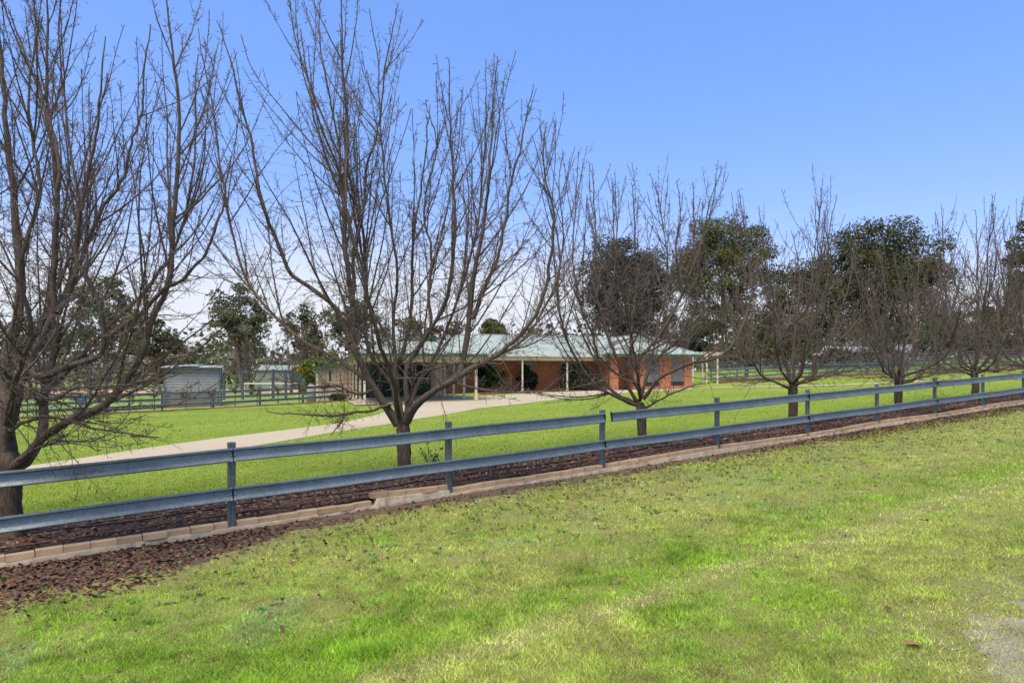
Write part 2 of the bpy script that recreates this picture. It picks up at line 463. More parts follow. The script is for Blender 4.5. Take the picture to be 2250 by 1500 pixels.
# ------------------------------------------------------------------ galvanised rail fence
def galv(name, c, rough=.42):
    m, nt, b = new_mat(name)
    v = coords(nt)
    vo = nt.nodes.new('ShaderNodeTexVoronoi'); vo.inputs['Scale'].default_value = 55; nt.links.new(v, vo.inputs['Vector'])
    sp = ramp(nt, vo.outputs['Color'], [(0, tuple(x*.72 for x in c)), (1, tuple(x*1.22 for x in c))])
    f = noise(nt, 3.0, 6, .7, v)
    col = mix(nt, 1.0, sp, ramp(nt, f, [(.3, (.72, .72, .74)), (.7, (1.12, 1.1, 1.08))]), 'MULTIPLY')
    nt.links.new(col, b.inputs['Base Color'])
    b.inputs['Metallic'].default_value = .35; b.inputs['Roughness'].default_value = rough
    bump(nt, b, noise(nt, 90, 3, .6, v), .08, .004)
    return m
M['galv'] = galv('galvanised_steel', (.155, .205, .215), .45)
M['galv_post'] = galv('galvanised_post', (.14, .18, .19), .5)
M['bolt'] = simple('zinc_bolt', (.4, .41, .42), None, 30, .4, .7)
M['edging_brick'] = simple('cream_brick', (.56, .41, .235), (.40, .285, .155), 7, .85, 0, .5, 90)
def _vary(m, lo_, hi_):
    nt = m.node_tree; b = nt.nodes['Principled BSDF']; src = b.inputs['Base Color'].links[0].from_socket
    oi = nt.nodes.new('ShaderNodeObjectInfo')
    nt.links.new(mix(nt, 1.0, src, ramp(nt, oi.outputs['Random'], [(0, lo_), (1, hi_)]), 'MULTIPLY'), b.inputs['Base Color'])
_vary(M['edging_brick'], (.82, .79, .74), (1.1, 1.08, 1.06))
M['mortar'] = simple('old_mortar', (.47, .41, .29), (.31, .265, .18), 9, .95, 0, 1.0, 60)
ROT = np.array([[D[0], D[1], 0], [N_[0], N_[1], 0], [0, 0, 1]])   # rows: along, across, up
RAIL_PROF = np.array([(.012,.070),(-.004,.084),(-.030,.086),(-.044,.078),(-.046,.062),(-.028,.052),(-.010,.046),(-.018,.006),(-.022,-.022),(-.028,-.036),(-.050,-.056),(-.058,-.070),(-.050,-.082),(-.028,-.086),(-.012,-.078)])
RAIL_BACK = RAIL_PROF + np.array([.004, 0])
def rail_mesh(u0, u1, zc, base, sag=.0, tilt=0.0, n=24):
    us = np.linspace(u0, u1, n); prof = np.vstack([RAIL_PROF, RAIL_BACK[::-1]]); k = len(prof)
    V = np.empty((n, k, 3))
    for i, u in enumerate(us):
        t = (u-u0)/(u1-u0)
        V[i, :, 0], V[i, :, 1] = uv2xy(u, prof[:, 0]-.048+base)
        V[i, :, 2] = kerb_z(u)+zc+prof[:, 1]-sag*4*t*(1-t)+tilt*(t-.5)+.004*math.sin(u*1.7+zc*9)
    j = np.arange(k); F = [np.stack([i*k+j, i*k+(j+1) % k, (i+1)*k+(j+1) % k, (i+1)*k+j], 1) for i in range(n-1)]
    return V.reshape(-1, 3), [np.vstack(F), np.arange(k)[::-1][None], np.arange((n-1)*k, n*k)[None]]
def post_solid(mb, u, z0, z1, v=0.0, w=.044, dpt=.032):
    prof = np.array([(-w,-dpt+.006),(-w+.006,-dpt),(-.022,-dpt),(-.019,-dpt+.007),(-.010,-dpt+.007),(-.007,-dpt),(.018,-dpt),(.021,-dpt+.007),(.03,-dpt+.007),(.033,-dpt),(w-.006,-dpt),(w,-dpt+.006),(w,dpt),(-w,dpt)])
    k = len(prof); lay = [(z0, 1), (z1-.028, 1), (z1-.026, 1.06), (z1-.010, 1.06), (z1-.003, .9), (z1, .6)]
    V = []
    for z, s in lay:
        x, y = uv2xy(u+prof[:, 0]*s, v+prof[:, 1]*s)
        V.append(np.stack([x, y, np.full(k, z)], 1))
    j = np.arange(k); F = [np.stack([i*k+j, i*k+(j+1) % k, (i+1)*k+(j+1) % k, (i+1)*k+j], 1) for i in range(len(lay)-1)]
    mb.add(np.vstack(V), [np.vstack(F), np.arange((len(lay)-1)*k, len(lay)*k)[None]])

def fence_root(name, x, y, z, label): return root(name, (x, y, z), label, 'fence')
fx0, fy0 = uv2xy(0, 0)
fence = fence_root('rail_fence', fx0, fy0, kerb_z(0), 'long galvanised two-rail steel fence running along the front of the tree row')
I0, I1 = -4, 13
for i in range(I0, I1+1):
    u = i*SP + (.06 if i == 4 else 0)
    mb = MB(); hgt = 1.03 + .02*math.sin(i*2.3)
    post_solid(mb, u, float(kerb_z(u))-.25, float(kerb_z(u))+hgt)
    p = mb.build('post', M['galv_post'], fence)
    mb = MB()
    du = (-.022, .022) if i % 2 == 0 else (0.0,)
    for zc in (.872, .396):
        if i == 2 and zc > .6: continue
        for dx in du:
            for dz, dv in ((.078, -.092), (.004, -.071), (-.074, -.104)):
                x, y = uv2xy(u+dx, dv); z = kerb_z(u)+zc+dz
                x2, y2 = uv2xy(u+dx, dv-.009)
                mb.tube([(x, y, z), (x2, y2, z+.002)], .0085, 6)
    if mb.n: mb.build('bolts', M['bolt'], p)
for i in range(I0, I1-1, 2):
    for zc in (.872, .396):
        a, b = i*SP+.004, (i+2)*SP-.004
        if zc > .6 and i == 2: a += .15
        if zc > .6 and i == 0: b -= .0
        V, F = rail_mesh(a, b, zc, 0.0, .008, .0)
        link('rail', raw_mesh('rail', V-origin_of(fence), F, M['galv'], False), fence)
for o in fence.children:
    if o.name.startswith('rail'):
        o.data.polygons.foreach_set('use_smooth', np.ones(len(o.data.polygons), bool)); o.data.set_sharp_from_angle(angle=math.radians(35))

# ------------------------------------------------------------------ brick edging of the bed
def brick_mesh(l=.1245, w=.054, h=.036, bv=.005):
    V, F = [], []
    s = [(-1,-1),(1,-1),(1,1),(-1,1)]
    lay = [(-h, 0), (h-bv, 0), (h, bv)]
    for z, b in lay:
        for sx, sy in s: V.append((sx*(l-b), sy*(w-b), z))
    for k in range(2):
        for j in range(4): F.append((k*4+j, k*4+(j+1) % 4, k*4+4+(j+1) % 4, k*4+4+j))
    F += [(8, 9, 10, 11), (3, 2, 1, 0)]
    return raw_mesh('brick', np.array(V), np.array(F), M['edging_brick'])
BRICK = brick_mesh()
U_STEP = along(822, 0)
def kerb_lift(u):
    if U_STEP < u < SP-.03: return .075-.035*(u-U_STEP)/(SP-U_STEP)
    if u < U_STEP: return -.012 - .01*math.sin(u*.8)
    return -.03*math.exp(-(u-SP)*2) + .018*math.sin(u*.9)
def edging(label, v, ua, ub, gaps, lift, mortar=True):
    x, y = uv2xy(ua, v)
    r = root('brick_edging', (x, y, float(kerb_z(ua))), label, 'edging')
    yaw = math.atan2(D[1], D[0]); pitch = -math.atan(.0418)
    u = ua; k = 0; mort = []
    R = np.random.default_rng(int(abs(v)*100)+3)
    while u < ub:
        c = u+.125
        hit = [g for g in gaps if abs(c-g) < .17]
        o_l = lift(c)
        z = float(kerb_z(c))+.031+o_l+R.normal(0, .0025)
        if not hit:
            b = link('brick', BRICK, r)
            bx, by = uv2xy(c, v+R.normal(0, .006))
            b.location = np.array([bx, by, z])-np.array(r.location)
            sl = (lift(c+.1)-lift(c-.1))/.2 if abs(c-U_STEP) > .2 and abs(c-SP) > .25 else 0
            b.rotation_euler = (R.normal(0, .02), pitch-math.atan(sl)+R.normal(0, .006), yaw+R.normal(0, .012))
            u += .251+abs(R.normal(0, .004))
        else:
            # half bricks up to the post
            g = hit[0]
            for lo_, hi_ in ((u+.004, g-.055), (g+.055, g+.30)):
                L = hi_-lo_
                if L > .05:
                    b = link('brick', BRICK, r); cc = (lo_+hi_)/2
                    bx, by = uv2xy(cc, v); b.location = np.array([bx, by, float(kerb_z(cc))+.031+lift(cc)])-np.array(r.location)
                    b.scale = (L/.246, 1, 1); b.rotation_euler = (0, pitch, yaw)
            u = g+.306
    if mortar:
        mu = np.arange(ua, ub, .03); n = len(mu)
        lf = np.array([lift(float(q)) for q in mu])
        nz = .5+vnoise(mu, mu*0, .12, 3)-.5; fr = vnoise(mu, mu*0+5, .11, 4, 4)
        prof = [(.05, -.005, 0), (-.056, -.005, .004), (-.062, -.018, .03), (-.066, -.045, .05), (-.074, -.075, .07), (-.085, -.11, .09), (-.07, -.20, 0), (.05, -.2, 0)]
        V = []
        for a, zz, am in prof:
            px, py = uv2xy(mu, v+a-am*(fr-.5))
            z = kerb_z(mu)+zz+(lf if zz > -.15 else 0)+am*.5*(nz-.5)
            V.append(np.stack([px, py, z], 1))
        V = np.stack(V, 1).reshape(-1, 3); kf = len(prof); j = np.arange(kf-1)
        F = np.vstack([np.stack([i*kf+j, (i+1)*kf+j, (i+1)*kf+j+1, i*kf+j+1], 1) for i in range(n-1)])
        link('mortar_bed', raw_mesh('mortar_bed', V-np.array(r.location), F, M['mortar'], True), r)
    return r
edging('cream brick edging on crumbling mortar below the front rail fence', -.012, -9.2, 36, [i*SP for i in range(I0, I1+1)], kerb_lift)
edging('low brick edging between the tree bed and the lawn', 1.5, -9.2, 36, [], lambda u: -.035+.02*math.sin(u*.7), True)

# irrigation hoses lying in the bed
M['poly'] = simple('black_poly_pipe', (.018, .018, .02), None, 10, .45)
M['poly_brown'] = simple('brown_drip_pipe', (.10, .05, .035), None, 10, .55)
def hose(label, v0, amp, seed, r, mat, ua=-9.5, ub=36):
    us = np.arange(ua, ub, .25)
    v = v0+amp*(vnoise(us, us*0, 2.2, seed)-.5)
    x, y = uv2xy(us, v); z = bed_z(x, y)+r*.8+.02*vnoise(us, us*0, .9, seed+3)
    mb = MB(); mb.tube(np.stack([x, y, z], 1), r, 6)
    tag(mb.build('irrigation_hose', mat, None, True), label, 'hose', None)
hose('brown drip pipe lying along the bed just behind the front edging', .30, .22, 5, .011, M['poly_brown'])
hose('black irrigation hose winding along the middle of the tree bed', .72, .7, 8, .012, M['poly'])
hose('brown drip pipe on the lawn side of the tree bed', 1.05, .35, 15, .010, M['poly_brown'])
# ------------------------------------------------------------------ leafless ornamental trees
def bark_mat(name, c1, c2, sx=16):
    m, nt, b = new_mat(name)
    v = coords(nt, 'Object', (sx, sx, sx*.28))
    f = noise(nt, 1.6, 6, .75, v, .6)
    big = noise(nt, 1.3, 3, .6, coords(nt))
    c = mix(nt, 1.0, ramp(nt, f, [(.32, c2), (.62, c1)]), ramp(nt, big, [(.3, (.75, .76, .74)), (.7, (1.15, 1.1, 1.05))]), 'MULTIPLY')
    nt.links.new(c, b.inputs['Base Color']); b.inputs['Roughness'].default_value = .85; b.inputs['Specular IOR Level'].default_value = .2
    bump(nt, b, f, .9, .02)
    return m
M['bark'] = bark_mat('grey_brown_bark', (.14, .112, .082), (.03, .023, .017))
M['limb'] = bark_mat('limb_bark', (.140, .115, .092), (.05, .040, .032), 22)
M['twig'] = simple('twig_bark', (.165, .135, .116), (.07, .055, .046), 8, .75)

def crom(P, n):
    P = np.asarray(P, float)
    if len(P) == 2: return P[0]+(P[1]-P[0])*np.linspace(0, 1, n)[:, None]
    Q = np.vstack([2*P[0]-P[1], P, 2*P[-1]-P[-2]]); m = len(P)-1
    d = np.concatenate([[0], np.cumsum(np.linalg.norm(np.diff(P, axis=0), axis=1))])
    out = []
    for s in np.linspace(0, d[-1], n):
        i = min(np.searchsorted(d, s, 'right')-1, m-1); t = (s-d[i])/(d[i+1]-d[i]+1e-9)
        p0, p1, p2, p3 = Q[i:i+4]
        out.append(.5*(2*p1+(p2-p0)*t+(2*p0-5*p1+4*p2-p3)*t*t+(3*p1-p0-3*p2+p3)*t**3))
    return np.array(out)

def unit(a): return a/(np.linalg.norm(a, axis=-1, keepdims=True)+1e-9)

def spawn(P, R, Lp, count_per_m, tr, lfun, ang, upw, jit, nseg, rk, rmin, R_, rtip=.0022):
    """side shoots on every polyline of P (M,n,3); returns new polylines, radii, lengths"""
    Mn, n, _ = P.shape
    cnt = R_.poisson(np.maximum(Lp*count_per_m, .01))
    par = np.repeat(np.arange(Mn), cnt); K = len(par)
    if K == 0: return np.zeros((0, nseg, 3)), np.zeros((0, nseg)), np.zeros(0)
    t = tr[0]+(tr[1]-tr[0])*R_.random(K)
    f = t*(n-1); i = np.minimum(f.astype(int), n-2); f = f-i
    p = P[par, i]*(1-f)[:, None]+P[par, i+1]*f[:, None]
    T = unit(P[par, i+1]-P[par, i]); rp = R[par, i]*(1-f)+R[par, i+1]*f
    side = R_.normal(size=(K, 3)); side[:, 2] = side[:, 2]*.6
    side = unit(side-(side*T).sum(1, keepdims=True)*T)
    a = np.radians(R_.normal(ang[0], ang[1], K))
    d = np.cos(a)[:, None]*T+np.sin(a)[:, None]*side
    L = lfun(t, Lp[par], R_.random(K)); r0 = np.clip(np.minimum(rp*.75, rk*L+rmin), rtip, None)
    step = L/(nseg-1); out = np.empty((K, nseg, 3)); out[:, 0] = p
    up = np.array([0, 0, 1.0])
    for s in range(1, nseg):
        d = unit(d+upw*up*(1.6/nseg)+R_.normal(0, jit, (K, 3)))
        out[:, s] = out[:, s-1]+d*step[:, None]
    rr = r0[:, None]*(1-np.linspace(0, 1, nseg)[None])**.8
    rr = np.maximum(rr, rtip)
    return out, rr, L

def tube_join(sets):
    Vs, Fs, n = [], [], 0
    for P, R, k in sets:
        if len(P) == 0: continue
        V, F = tubes(P, R, k); Vs.append(V); Fs.append(F+n); n += len(V)
    return np.vstack(Vs), np.vstack(Fs)

def bare_tree(name, label, base, limbs, trunk_top, r_trunk, seed, detail=1.0, group='bare trees in the bed behind the front fence', th=1.0, cat='tree', low=12.0):
    """base (3,), limbs: list of (points, r0); parts: trunk, each limb, crown of branches and twigs"""
    R_ = np.random.default_rng(seed)
    base = np.asarray(base, float)
    rt = root(name, base, label, cat, group)
    org = np.array(rt.location)
    # trunk, flared at the ground
    tp = crom([base-[0, 0, .15], base+[0, 0, .12], (base+trunk_top)/2+R_.normal(0, .02, 3)*[1, 1, 0], trunk_top, trunk_top+(trunk_top-base)*.10], 14)
    k = 18; rr = r_trunk*np.concatenate([[1.5, 1.28, 1.12, 1.04], np.linspace(1.0, .98, 7), [1.0, .9, .55]])
    V, F = tubes(tp[None], rr[None], k)
    ang = np.tile(np.arange(k), len(tp)); V = V+(V-np.repeat(tp, k, 0))*(.09*np.sin(ang*2*np.pi/k*4+seed)+.05*R_.normal(size=len(V)))[:, None]
    link('trunk', raw_mesh('trunk', V-org, F, M['bark'], True), rt)
    nl = 40
    LP, LR, LL = [], [], []
    for pts, r0 in limbs:
        P = crom(pts, nl); L = np.linalg.norm(np.diff(P, axis=0), axis=1).sum()
        wob = np.cumsum(R_.normal(0, .010, (nl, 3)), 0); wob -= np.linspace(0, 1, nl)[:, None]*wob[-1]*.5; wob[0] = 0
        P = P+wob*(min(L, 3)/3)
        tt = np.linspace(0, 1, nl)
        r = (r0*(.78-.10*(tt > 0)*np.minimum(tt*4, 1))*(1-tt)**.95+.0062)*(1+.05*R_.normal(size=nl))
        if r0 > .03: r[:2] *= 1.12
        LP.append(P); LR.append(r); LL.append(L)
        V, F = tubes(P[None], r[None], 9 if r0 > .03 else 7)
        link('limb', raw_mesh('limb', V-org, F, M['limb'], True), rt)
    LP, LR, LL = np.array(LP), np.array(LR), np.array(LL)
    dd = detail
    # strong ascending branches, then side branches, low spreading branchlets, twigs and fruiting spurs
    B1, Q1, L1 = spawn(LP, LR, LL, 2.9*dd, (.10, .86), lambda t, L, q: np.clip((.22+.46*q)*L*(1.05-.78*t), .35, 3.0), (30, 9), .62, .05, 12, .0052, .002, R_, .0042*th)
    B2, Q2, L2 = spawn(LP, LR, LL, 8.0*dd, (.08, 1.0), lambda t, L, q: .05+(.34*q*q+.16*q)*(1.1-t)**.8, (58, 16), .28, .14, 5, .007, .002, R_, .0032*th)
    B3, Q3, L3 = spawn(LP, LR, LL, low*dd, (.10, .60), lambda t, L, q: (.15+1.2*q*q)*(1.15-.8*t), (64, 15), .05, .13, 7, .0052, .002, R_, .0032*th)
    C1, S1, M1 = spawn(B1, Q1, L1, 5.5*dd, (.12, .92), lambda t, L, q: np.clip((.05+.26*q*q)*L*(1.1-.8*t), .06, .7), (40, 13), .42, .11, 5, .006, .002, R_, .0031*th)
    D3, T3, N3 = spawn(B3, Q3, L3, 11.0*dd, (.12, 1), lambda t, L, q: .05+.26*q*q, (54, 18), .08, .25, 2, .006, .002, R_, .0028*th)
    D1, T1, N1 = spawn(C1, S1, M1, 9.0*dd, (.15, 1), lambda t, L, q: .04+.13*q, (54, 18), .18, .25, 2, .006, .002, R_, .0028*th)
    D2, T2, N2 = spawn(np.concatenate([B1[:, :11:2], B2[:, [0, 1, 2, 3, 4, 4]]]), np.concatenate([Q1[:, :11:2], Q2[:, [0, 1, 2, 3, 4, 4]]]), np.concatenate([L1, L2]), 9.0*dd, (.10, .99), lambda t, L, q: .04+.15*q*q, (58, 16), .15, .25, 2, .006, .002, R_, .0028*th)
    Vs, Fs, nv = [], [], 0
    for (P, R, L, c) in ((LP, LR*.4, LL, 8), (B1, Q1, L1, 15), (C1, S1, M1, 15), (B2, Q2, L2, 13), (D1, T1, N1, 7), (D2, T2, N2, 7), (B3, Q3, L3, 15), (D3, T3, N3, 7), (D1, T1, N1, -1), (D2, T2, N2, -1), (D3, T3, N3, -1)):
        if c < 0: E = P
        else: E, U, _ = spawn(P, R, L, c*dd, (.08, 1.0), lambda t, L_, q: .018+.045*q*q, (62, 18), .25, .25, 2, .05, .002, R_, .0024*th)
        if len(E) == 0: continue
        w = .0034*th*R_.uniform(.8, 1.3, (len(E), 1)); dr = unit(E[:, 1]-E[:, 0]); sd = unit(np.cross(dr, R_.normal(size=dr.shape))); s2 = np.cross(dr, sd)
        q = E[:, 0]+(E[:, 1]-E[:, 0])*.55                              # spur: swollen bud on a short stalk
        V = np.stack([E[:, 0], q+sd*w, q-sd*w*.5+s2*w*.87, q-sd*w*.5-s2*w*.87, E[:, 1]+dr*w], 1).reshape(-1, 3)
        f = np.array([(0, 2, 1), (0, 3, 2), (0, 1, 3), (4, 1, 2), (4, 2, 3), (4, 3, 1)])
        Vs.append(V); Fs.append((np.arange(len(E))[:, None, None]*5+f[None]).reshape(-1, 3)+nv); nv += len(V)
    Vt, Ft = tube_join([(C1, S1, 3), (B2, Q2, 3), (B3, Q3, 3)])
    link('branches', raw_mesh('branches', *[x if j else x-org for j, x in enumerate(tube_join([(B1, Q1, 5)]))], M['limb'], True), rt)
    link('crown', raw_mesh('crown', np.vstack([Vt]+Vs)-org, [Ft]+[f+len(Vt) for f in Fs], M['twig'], True), rt)
    return rt

def guides(Y0, rows):
    out = []
    for r0, pts in rows:
        out.append((np.array([PX(p[0], p[1], Y0+(p[2] if len(p) > 2 else 0)) for p in pts]), r0))
    return out
def auto_limbs(base, fork, height, spread, n, seed, r0):
    R_ = np.random.default_rng(seed); out = []
    for i in range(n):
        az = 2*np.pi*(i+R_.uniform(-.3, .3))/n*1.0+seed
        q = ((i*7) % n)/max(n-1, 1)                     # 0 = steep, 1 = wide
        reach = spread*(.25+.75*q)*R_.uniform(.85, 1.1); top = height*(1.0-.22*q)*R_.uniform(.88, 1.03)
        h0 = (fork[2]-base[2])*R_.uniform(.85, 1.1)
        c, s = np.cos(az), np.sin(az)
        pts = [base+[0, 0, h0]]
        for t in (.12, .28, .5, .75, 1.0):
            rad = reach*(t**(.55 if q > .4 else .75)); z = h0+(top-h0)*(t**(1.25 if q > .4 else 1.02))
            pts.append(base+[c*rad, s*rad, z]+R_.normal(0, .06, 3))
        out.append((np.array(pts), r0*(.75+.4*R_.random())))
        if i % 3 == 0:                                   # a low spreading limb
            a3 = az+R_.uniform(.4, 1.0); rr = spread*R_.uniform(.7, 1.05); dz = R_.uniform(.1, .9)
            out.append((np.array([base+[0, 0, h0*1.05], base+[np.cos(a3)*rr*.4, np.sin(a3)*rr*.4, h0+dz*.3], base+[np.cos(a3+.15)*rr*.75, np.sin(a3+.15)*rr*.75, h0+dz*.7], base+[np.cos(a3+.1)*rr, np.sin(a3+.1)*rr, h0+dz*1.5]]), r0*.55))
        if i % 2 == 0:                                   # a fork half way up
            p = crom(pts, 20)[7]; az2 = az+R_.choice([-1, 1])*R_.uniform(.5, 1.0); rad2 = reach*R_.uniform(.8, 1.05)
            e = base+[np.cos(az2)*rad2, np.sin(az2)*rad2, top*R_.uniform(.85, 1)]
            mid = (p+e)/2+[0, 0, -.12*(e[2]-p[2])]+np.array([np.cos(az2), np.sin(az2), 0])*.25
            out.append((np.array([p, (p*2+mid)/3+[0, 0, .0], mid, e]), r0*.55))
    return out

def tree_base(k, v=.85):
    x, y = uv2xy(TREE_U[k], v); return np.array([x, y, float(bed_z(x, y))-.02])

G0 = [(.105, [(14,1012),(8,900),(6,790,.1),(32,690,.1),(38,560,.2),(28,420,.2),(8,250,.2),(-12,60,.2),(-20,-60,.2)]),
 (.072, [(30,1030,.1),(62,1000,.3),(92,950,.5),(97,867,.6),(113,800,.7),(125,740,.7),(112,660,.7),(125,540,.8),(128,390,.8),(105,200,.8),(95,0,.8),(90,-110,.8)]),
 (.064, [(30,1025,-.05),(62,1000,-.1),(105,960,-.2),(160,927,-.3),(227,890,-.4),(262,855,-.4),(287,827,-.4),(317,783,-.5),(337,707,-.5),(370,627,-.5),(380,540,-.5),(388,400,-.5),(395,250,-.5),(378,90,-.5),(358,-30,-.5)]),
 (.060, [(16,960,-.1),(45,870,-.3),(68,790,-.3),(105,735,-.3),(128,680,-.3),(125,590,-.3),(128,500,-.3),(135,360,-.3),(105,260,-.3),(58,130,-.3),(10,10,-.3)]),
 (.044, [(66,800,-.3),(78,822,-.35),(110,826,-.4),(145,808,-.4),(213,782,-.5),(230,740,-.5),(226,680,-.5),(195,615,-.5),(172,560,-.5),(190,430,-.5),(225,250,-.5),(245,90,-.5)]),
 (.032, [(230,742,-.5),(290,695,-.5),(345,640,-.5),(420,580,-.6),(475,490,-.7),(505,350,-.7)]),
 (.032, [(126,690,-.3),(170,600,0),(225,470,.1),(265,400,.2),(290,310,.2),(315,200,.2),(330,50,.2)]),
 (.055, [(5,960,.1),(-40,870,.2),(-90,740,.3),(-95,540,.3),(-60,300,.3),(-70,80,.3)]),
 (.018, [(22,945,-.3),(60,925,-.5),(110,918,-.6),(190,938,-.7),(270,953,-.8),(345,962,-.8)]),
 (.014, [(40,1012,-.3),(90,985,-.6),(150,972,-.7),(205,968,-.8),(240,955,-.8)]),
 (.022, [(20,850,-.4),(45,842,-.8),(90,866,-.9),(130,878,-1),(190,852,-1.1),(260,850,-1.1),(350,832,-1.1),(440,812,-1.1)]),
 (.038, [(97,860,.6),(140,820,.8),(190,770,.9),(260,690,1),(340,600,1.2),(395,480,1.2),(425,300,1.2),(440,120,1.2)]),
 (.036, [(14,930,-.4),(30,850,-.9),(60,740,-1.3),(50,600,-1.5),(80,420,-1.5),(70,220,-1.5),(90,20,-1.5)]),
 (.04, [(12,990,.2),(30,880,.9),(70,760,1.4),(160,620,1.6),(185,460,1.7),(150,260,1.7),(140,60,1.7),(150,-60,1.7)])]
G1 = [(.080, [(876,932),(848,892,-.05),(820,850,-.1),(790,795,-.2),(770,750,-.2),(774,690,-.2),(766,610,-.3),(752,515,-.3),(748,400,-.4),(752,250,-.4),(745,100,-.4),(748,-40,-.4)]),
 (.046, [(770,752,-.2),(740,684,-.3),(700,642,-.4),(640,598,-.5),(605,520,-.6),(575,420,-.7),(550,300,-.7),(512,130,-.8),(478,40,-.8)]),
 (.036, [(772,690,-.2),(780,620,-.1),(784,545,0),(806,460,.1),(814,380,.1),(840,280,.1),(858,170,.1),(885,10,.1)]),
 (.030, [(783,548,0),(765,480,.1),(748,420,.2),(745,330,.3),(720,200,.3),(705,60,.3),(700,-30,.3)]),
 (.042, [(874,915,.2),(858,840,.3),(834,808,.3),(808,760,.4),(803,683,.5),(800,560,.5),(780,430,.6),(715,270,.7),(655,120,.7),(628,-10,.7)]),
 (.050, [(882,922,.1),(864,833,.3),(882,767,.4),(897,700,.5),(900,617,.5),(905,520,.5),(925,400,.5),(932,310,.5),(940,225,.5)]),
 (.040, [(876,905,.3),(872,780,.8),(862,700,.9),(870,600,1),(852,480,1),(838,330,1.1),(838,150,1.2),(818,20,1.2)]),
 (.052, [(894,915,.1),(900,817,.1),(917,783,.1),(950,733,0),(983,667,-.1),(993,583,-.2),(1000,480,-.2),(990,350,-.2),(985,135,-.2)]),
 (.030, [(950,733,0),(945,650,.1),(955,560,.2),(940,440,.3),(960,320,.3),(935,215,.3)]),
 (.074, [(894,926,-.05),(920,885,-.2),(960,855,-.3),(1010,828,-.4),(1024,783,-.4),(1034,717,-.4),(1040,650,-.4),(1056,560,-.4),(1073,483,-.4),(1085,330,-.4),(1100,115,-.4)]),
 (.050, [(1006,830,-.4),(1067,797,-.5),(1133,750,-.6),(1180,690,-.7),(1208,600,-.7),(1222,480,-.7),(1205,370,-.7),(1208,270,-.7)]),
 (.036, [(1036,700,-.4),(1075,620,-.3),(1105,540,-.3),(1130,430,-.3),(1155,310,-.3),(1175,185,-.3)]),
 (.026, [(858,890,-.1),(820,900,-.3),(777,907,-.5),(733,914,-.7),(667,911,-.9),(590,906,-1.0)]),
 (.015, [(757,909,-.6),(748,930,-.7),(728,955,-.75)]),
 (.024, [(822,852,-.1),(795,864,-.25),(767,863,-.3),(733,847,-.4),(667,852,-.6),(590,838,-.8)]),
 (.042, [(890,915,.2),(925,830,.8),(960,760,1.3),(1000,650,1.6),(1040,500,1.8),(1060,330,1.9),(1064,130,1.9)]),
 (.042, [(878,920,-.1),(862,840,-.7),(832,760,-1.3),(800,640,-1.6),(765,480,-1.8),(690,260,-1.9),(655,60,-1.9)]),
 (.038, [(808,835,.1),(740,790,.6),(660,750,.9),(590,690,1.2),(530,600,1.4),(495,450,1.5),(470,300,1.5),(432,70,1.5)]),
 (.036, [(898,905,.1),(960,850,.3),(1040,800,.8),(1130,760,1.2),(1190,680,1.4),(1225,560,1.5),(1190,400,1.5),(1165,300,1.5)]),
 (.018, [(892,890,-.3),(910,830,-.6),(960,812,-.9),(1010,800,-1),(1100,795,-1.1)])]
G2 = [(.038, [(1405,893),(1366,878,-.2),(1311,849,-.4),(1271,801,-.5),(1242,740,-.6),(1226,640,-.6),(1238,520,-.6),(1232,400,-.6),(1240,330,-.6)]),
 (.036, [(1396,886,.1),(1355,863,.3),(1330,827,.4),(1308,735,.5),(1286,690,.5),(1264,580,.6),(1266,440,.6),(1272,330,.6)]),
 (.042, [(1402,884,.1),(1377,838,.1),(1355,790,0),(1341,755,0),(1322,680,0),(1305,600,0),(1312,500,0),(1302,360,0)]),
 (.042, [(1406,860),(1386,808),(1392,753),(1399,673),(1403,600),(1395,480),(1387,395)]),
 (.048, [(1409,875,-.1),(1406,790,-.1),(1429,765,-.1),(1462,724,-.1),(1513,625,-.1),(1545,540,0),(1562,450,0),(1592,372,0)]),
 (.042, [(1413,876,-.1),(1443,834,-.3),(1476,816,-.4),(1506,801,-.5),(1579,786,-.6),(1627,735,-.7),(1655,640,-.7),(1642,520,-.7),(1628,420,-.7)]),
 (.022, [(1414,897),(1454,878,-.4),(1490,862,-.7),(1530,845,-1),(1560,842,-1.2)]),
 (.036, [(1409,870,.2),(1429,801,.6),(1480,757,.9),(1502,735,1),(1535,643,1.1),(1522,500,1.1),(1518,395,1.1)]),
 (.032, [(1408,870,.3),(1440,740,1.2),(1470,600,1.6),(1460,460,1.7),(1440,375,1.7)]),
 (.032, [(1406,880,-.2),(1390,780,-1),(1370,680,-1.5),(1345,540,-1.7),(1342,395,-1.7)]),
 (.028, [(1350,775,0),(1330,700,.3),(1350,600,.5),(1360,480,.6),(1352,390,.6)]),
 (.028, [(1500,650,-.1),(1490,560,-.1),(1500,470,0),(1490,400,0)])]
b = tree_base(0); bare_tree('bare_tree', 'largest leafless tree at the left edge, several stout dark stems', b, guides(b[1], G0), PX(16, 1005, b[1]), .155, 41, 1.0, th=.95, low=9)
b = tree_base(1); bare_tree('bare_tree', 'tall leafless tree with forked trunk standing before the carport', b, guides(b[1], G1), PX(886, 935, b[1]), .112, 42, .88, th=1.1, low=9)
b = tree_base(2); bare_tree('bare_tree', 'leafless vase shaped tree beside the gap in the top rail', b, guides(b[1], G2), PX(1408, 893, b[1]), .098, 43, .95, th=1.15, low=9)
TL = {3: ('leafless tree in line with the cream pergola end of the house', 5.9, 2.7, .10, 1742), 4: ('leafless tree in front of the broad dark evergreen on the right', 5.6, 2.8, .10, 1975),
      5: ('leafless tree with tall upright shoots near the right edge', 6.8, 2.7, .10, 2140), 6: ('leafless tree cut by the right edge of the view', 6.4, 2.9, .11, 2262)}
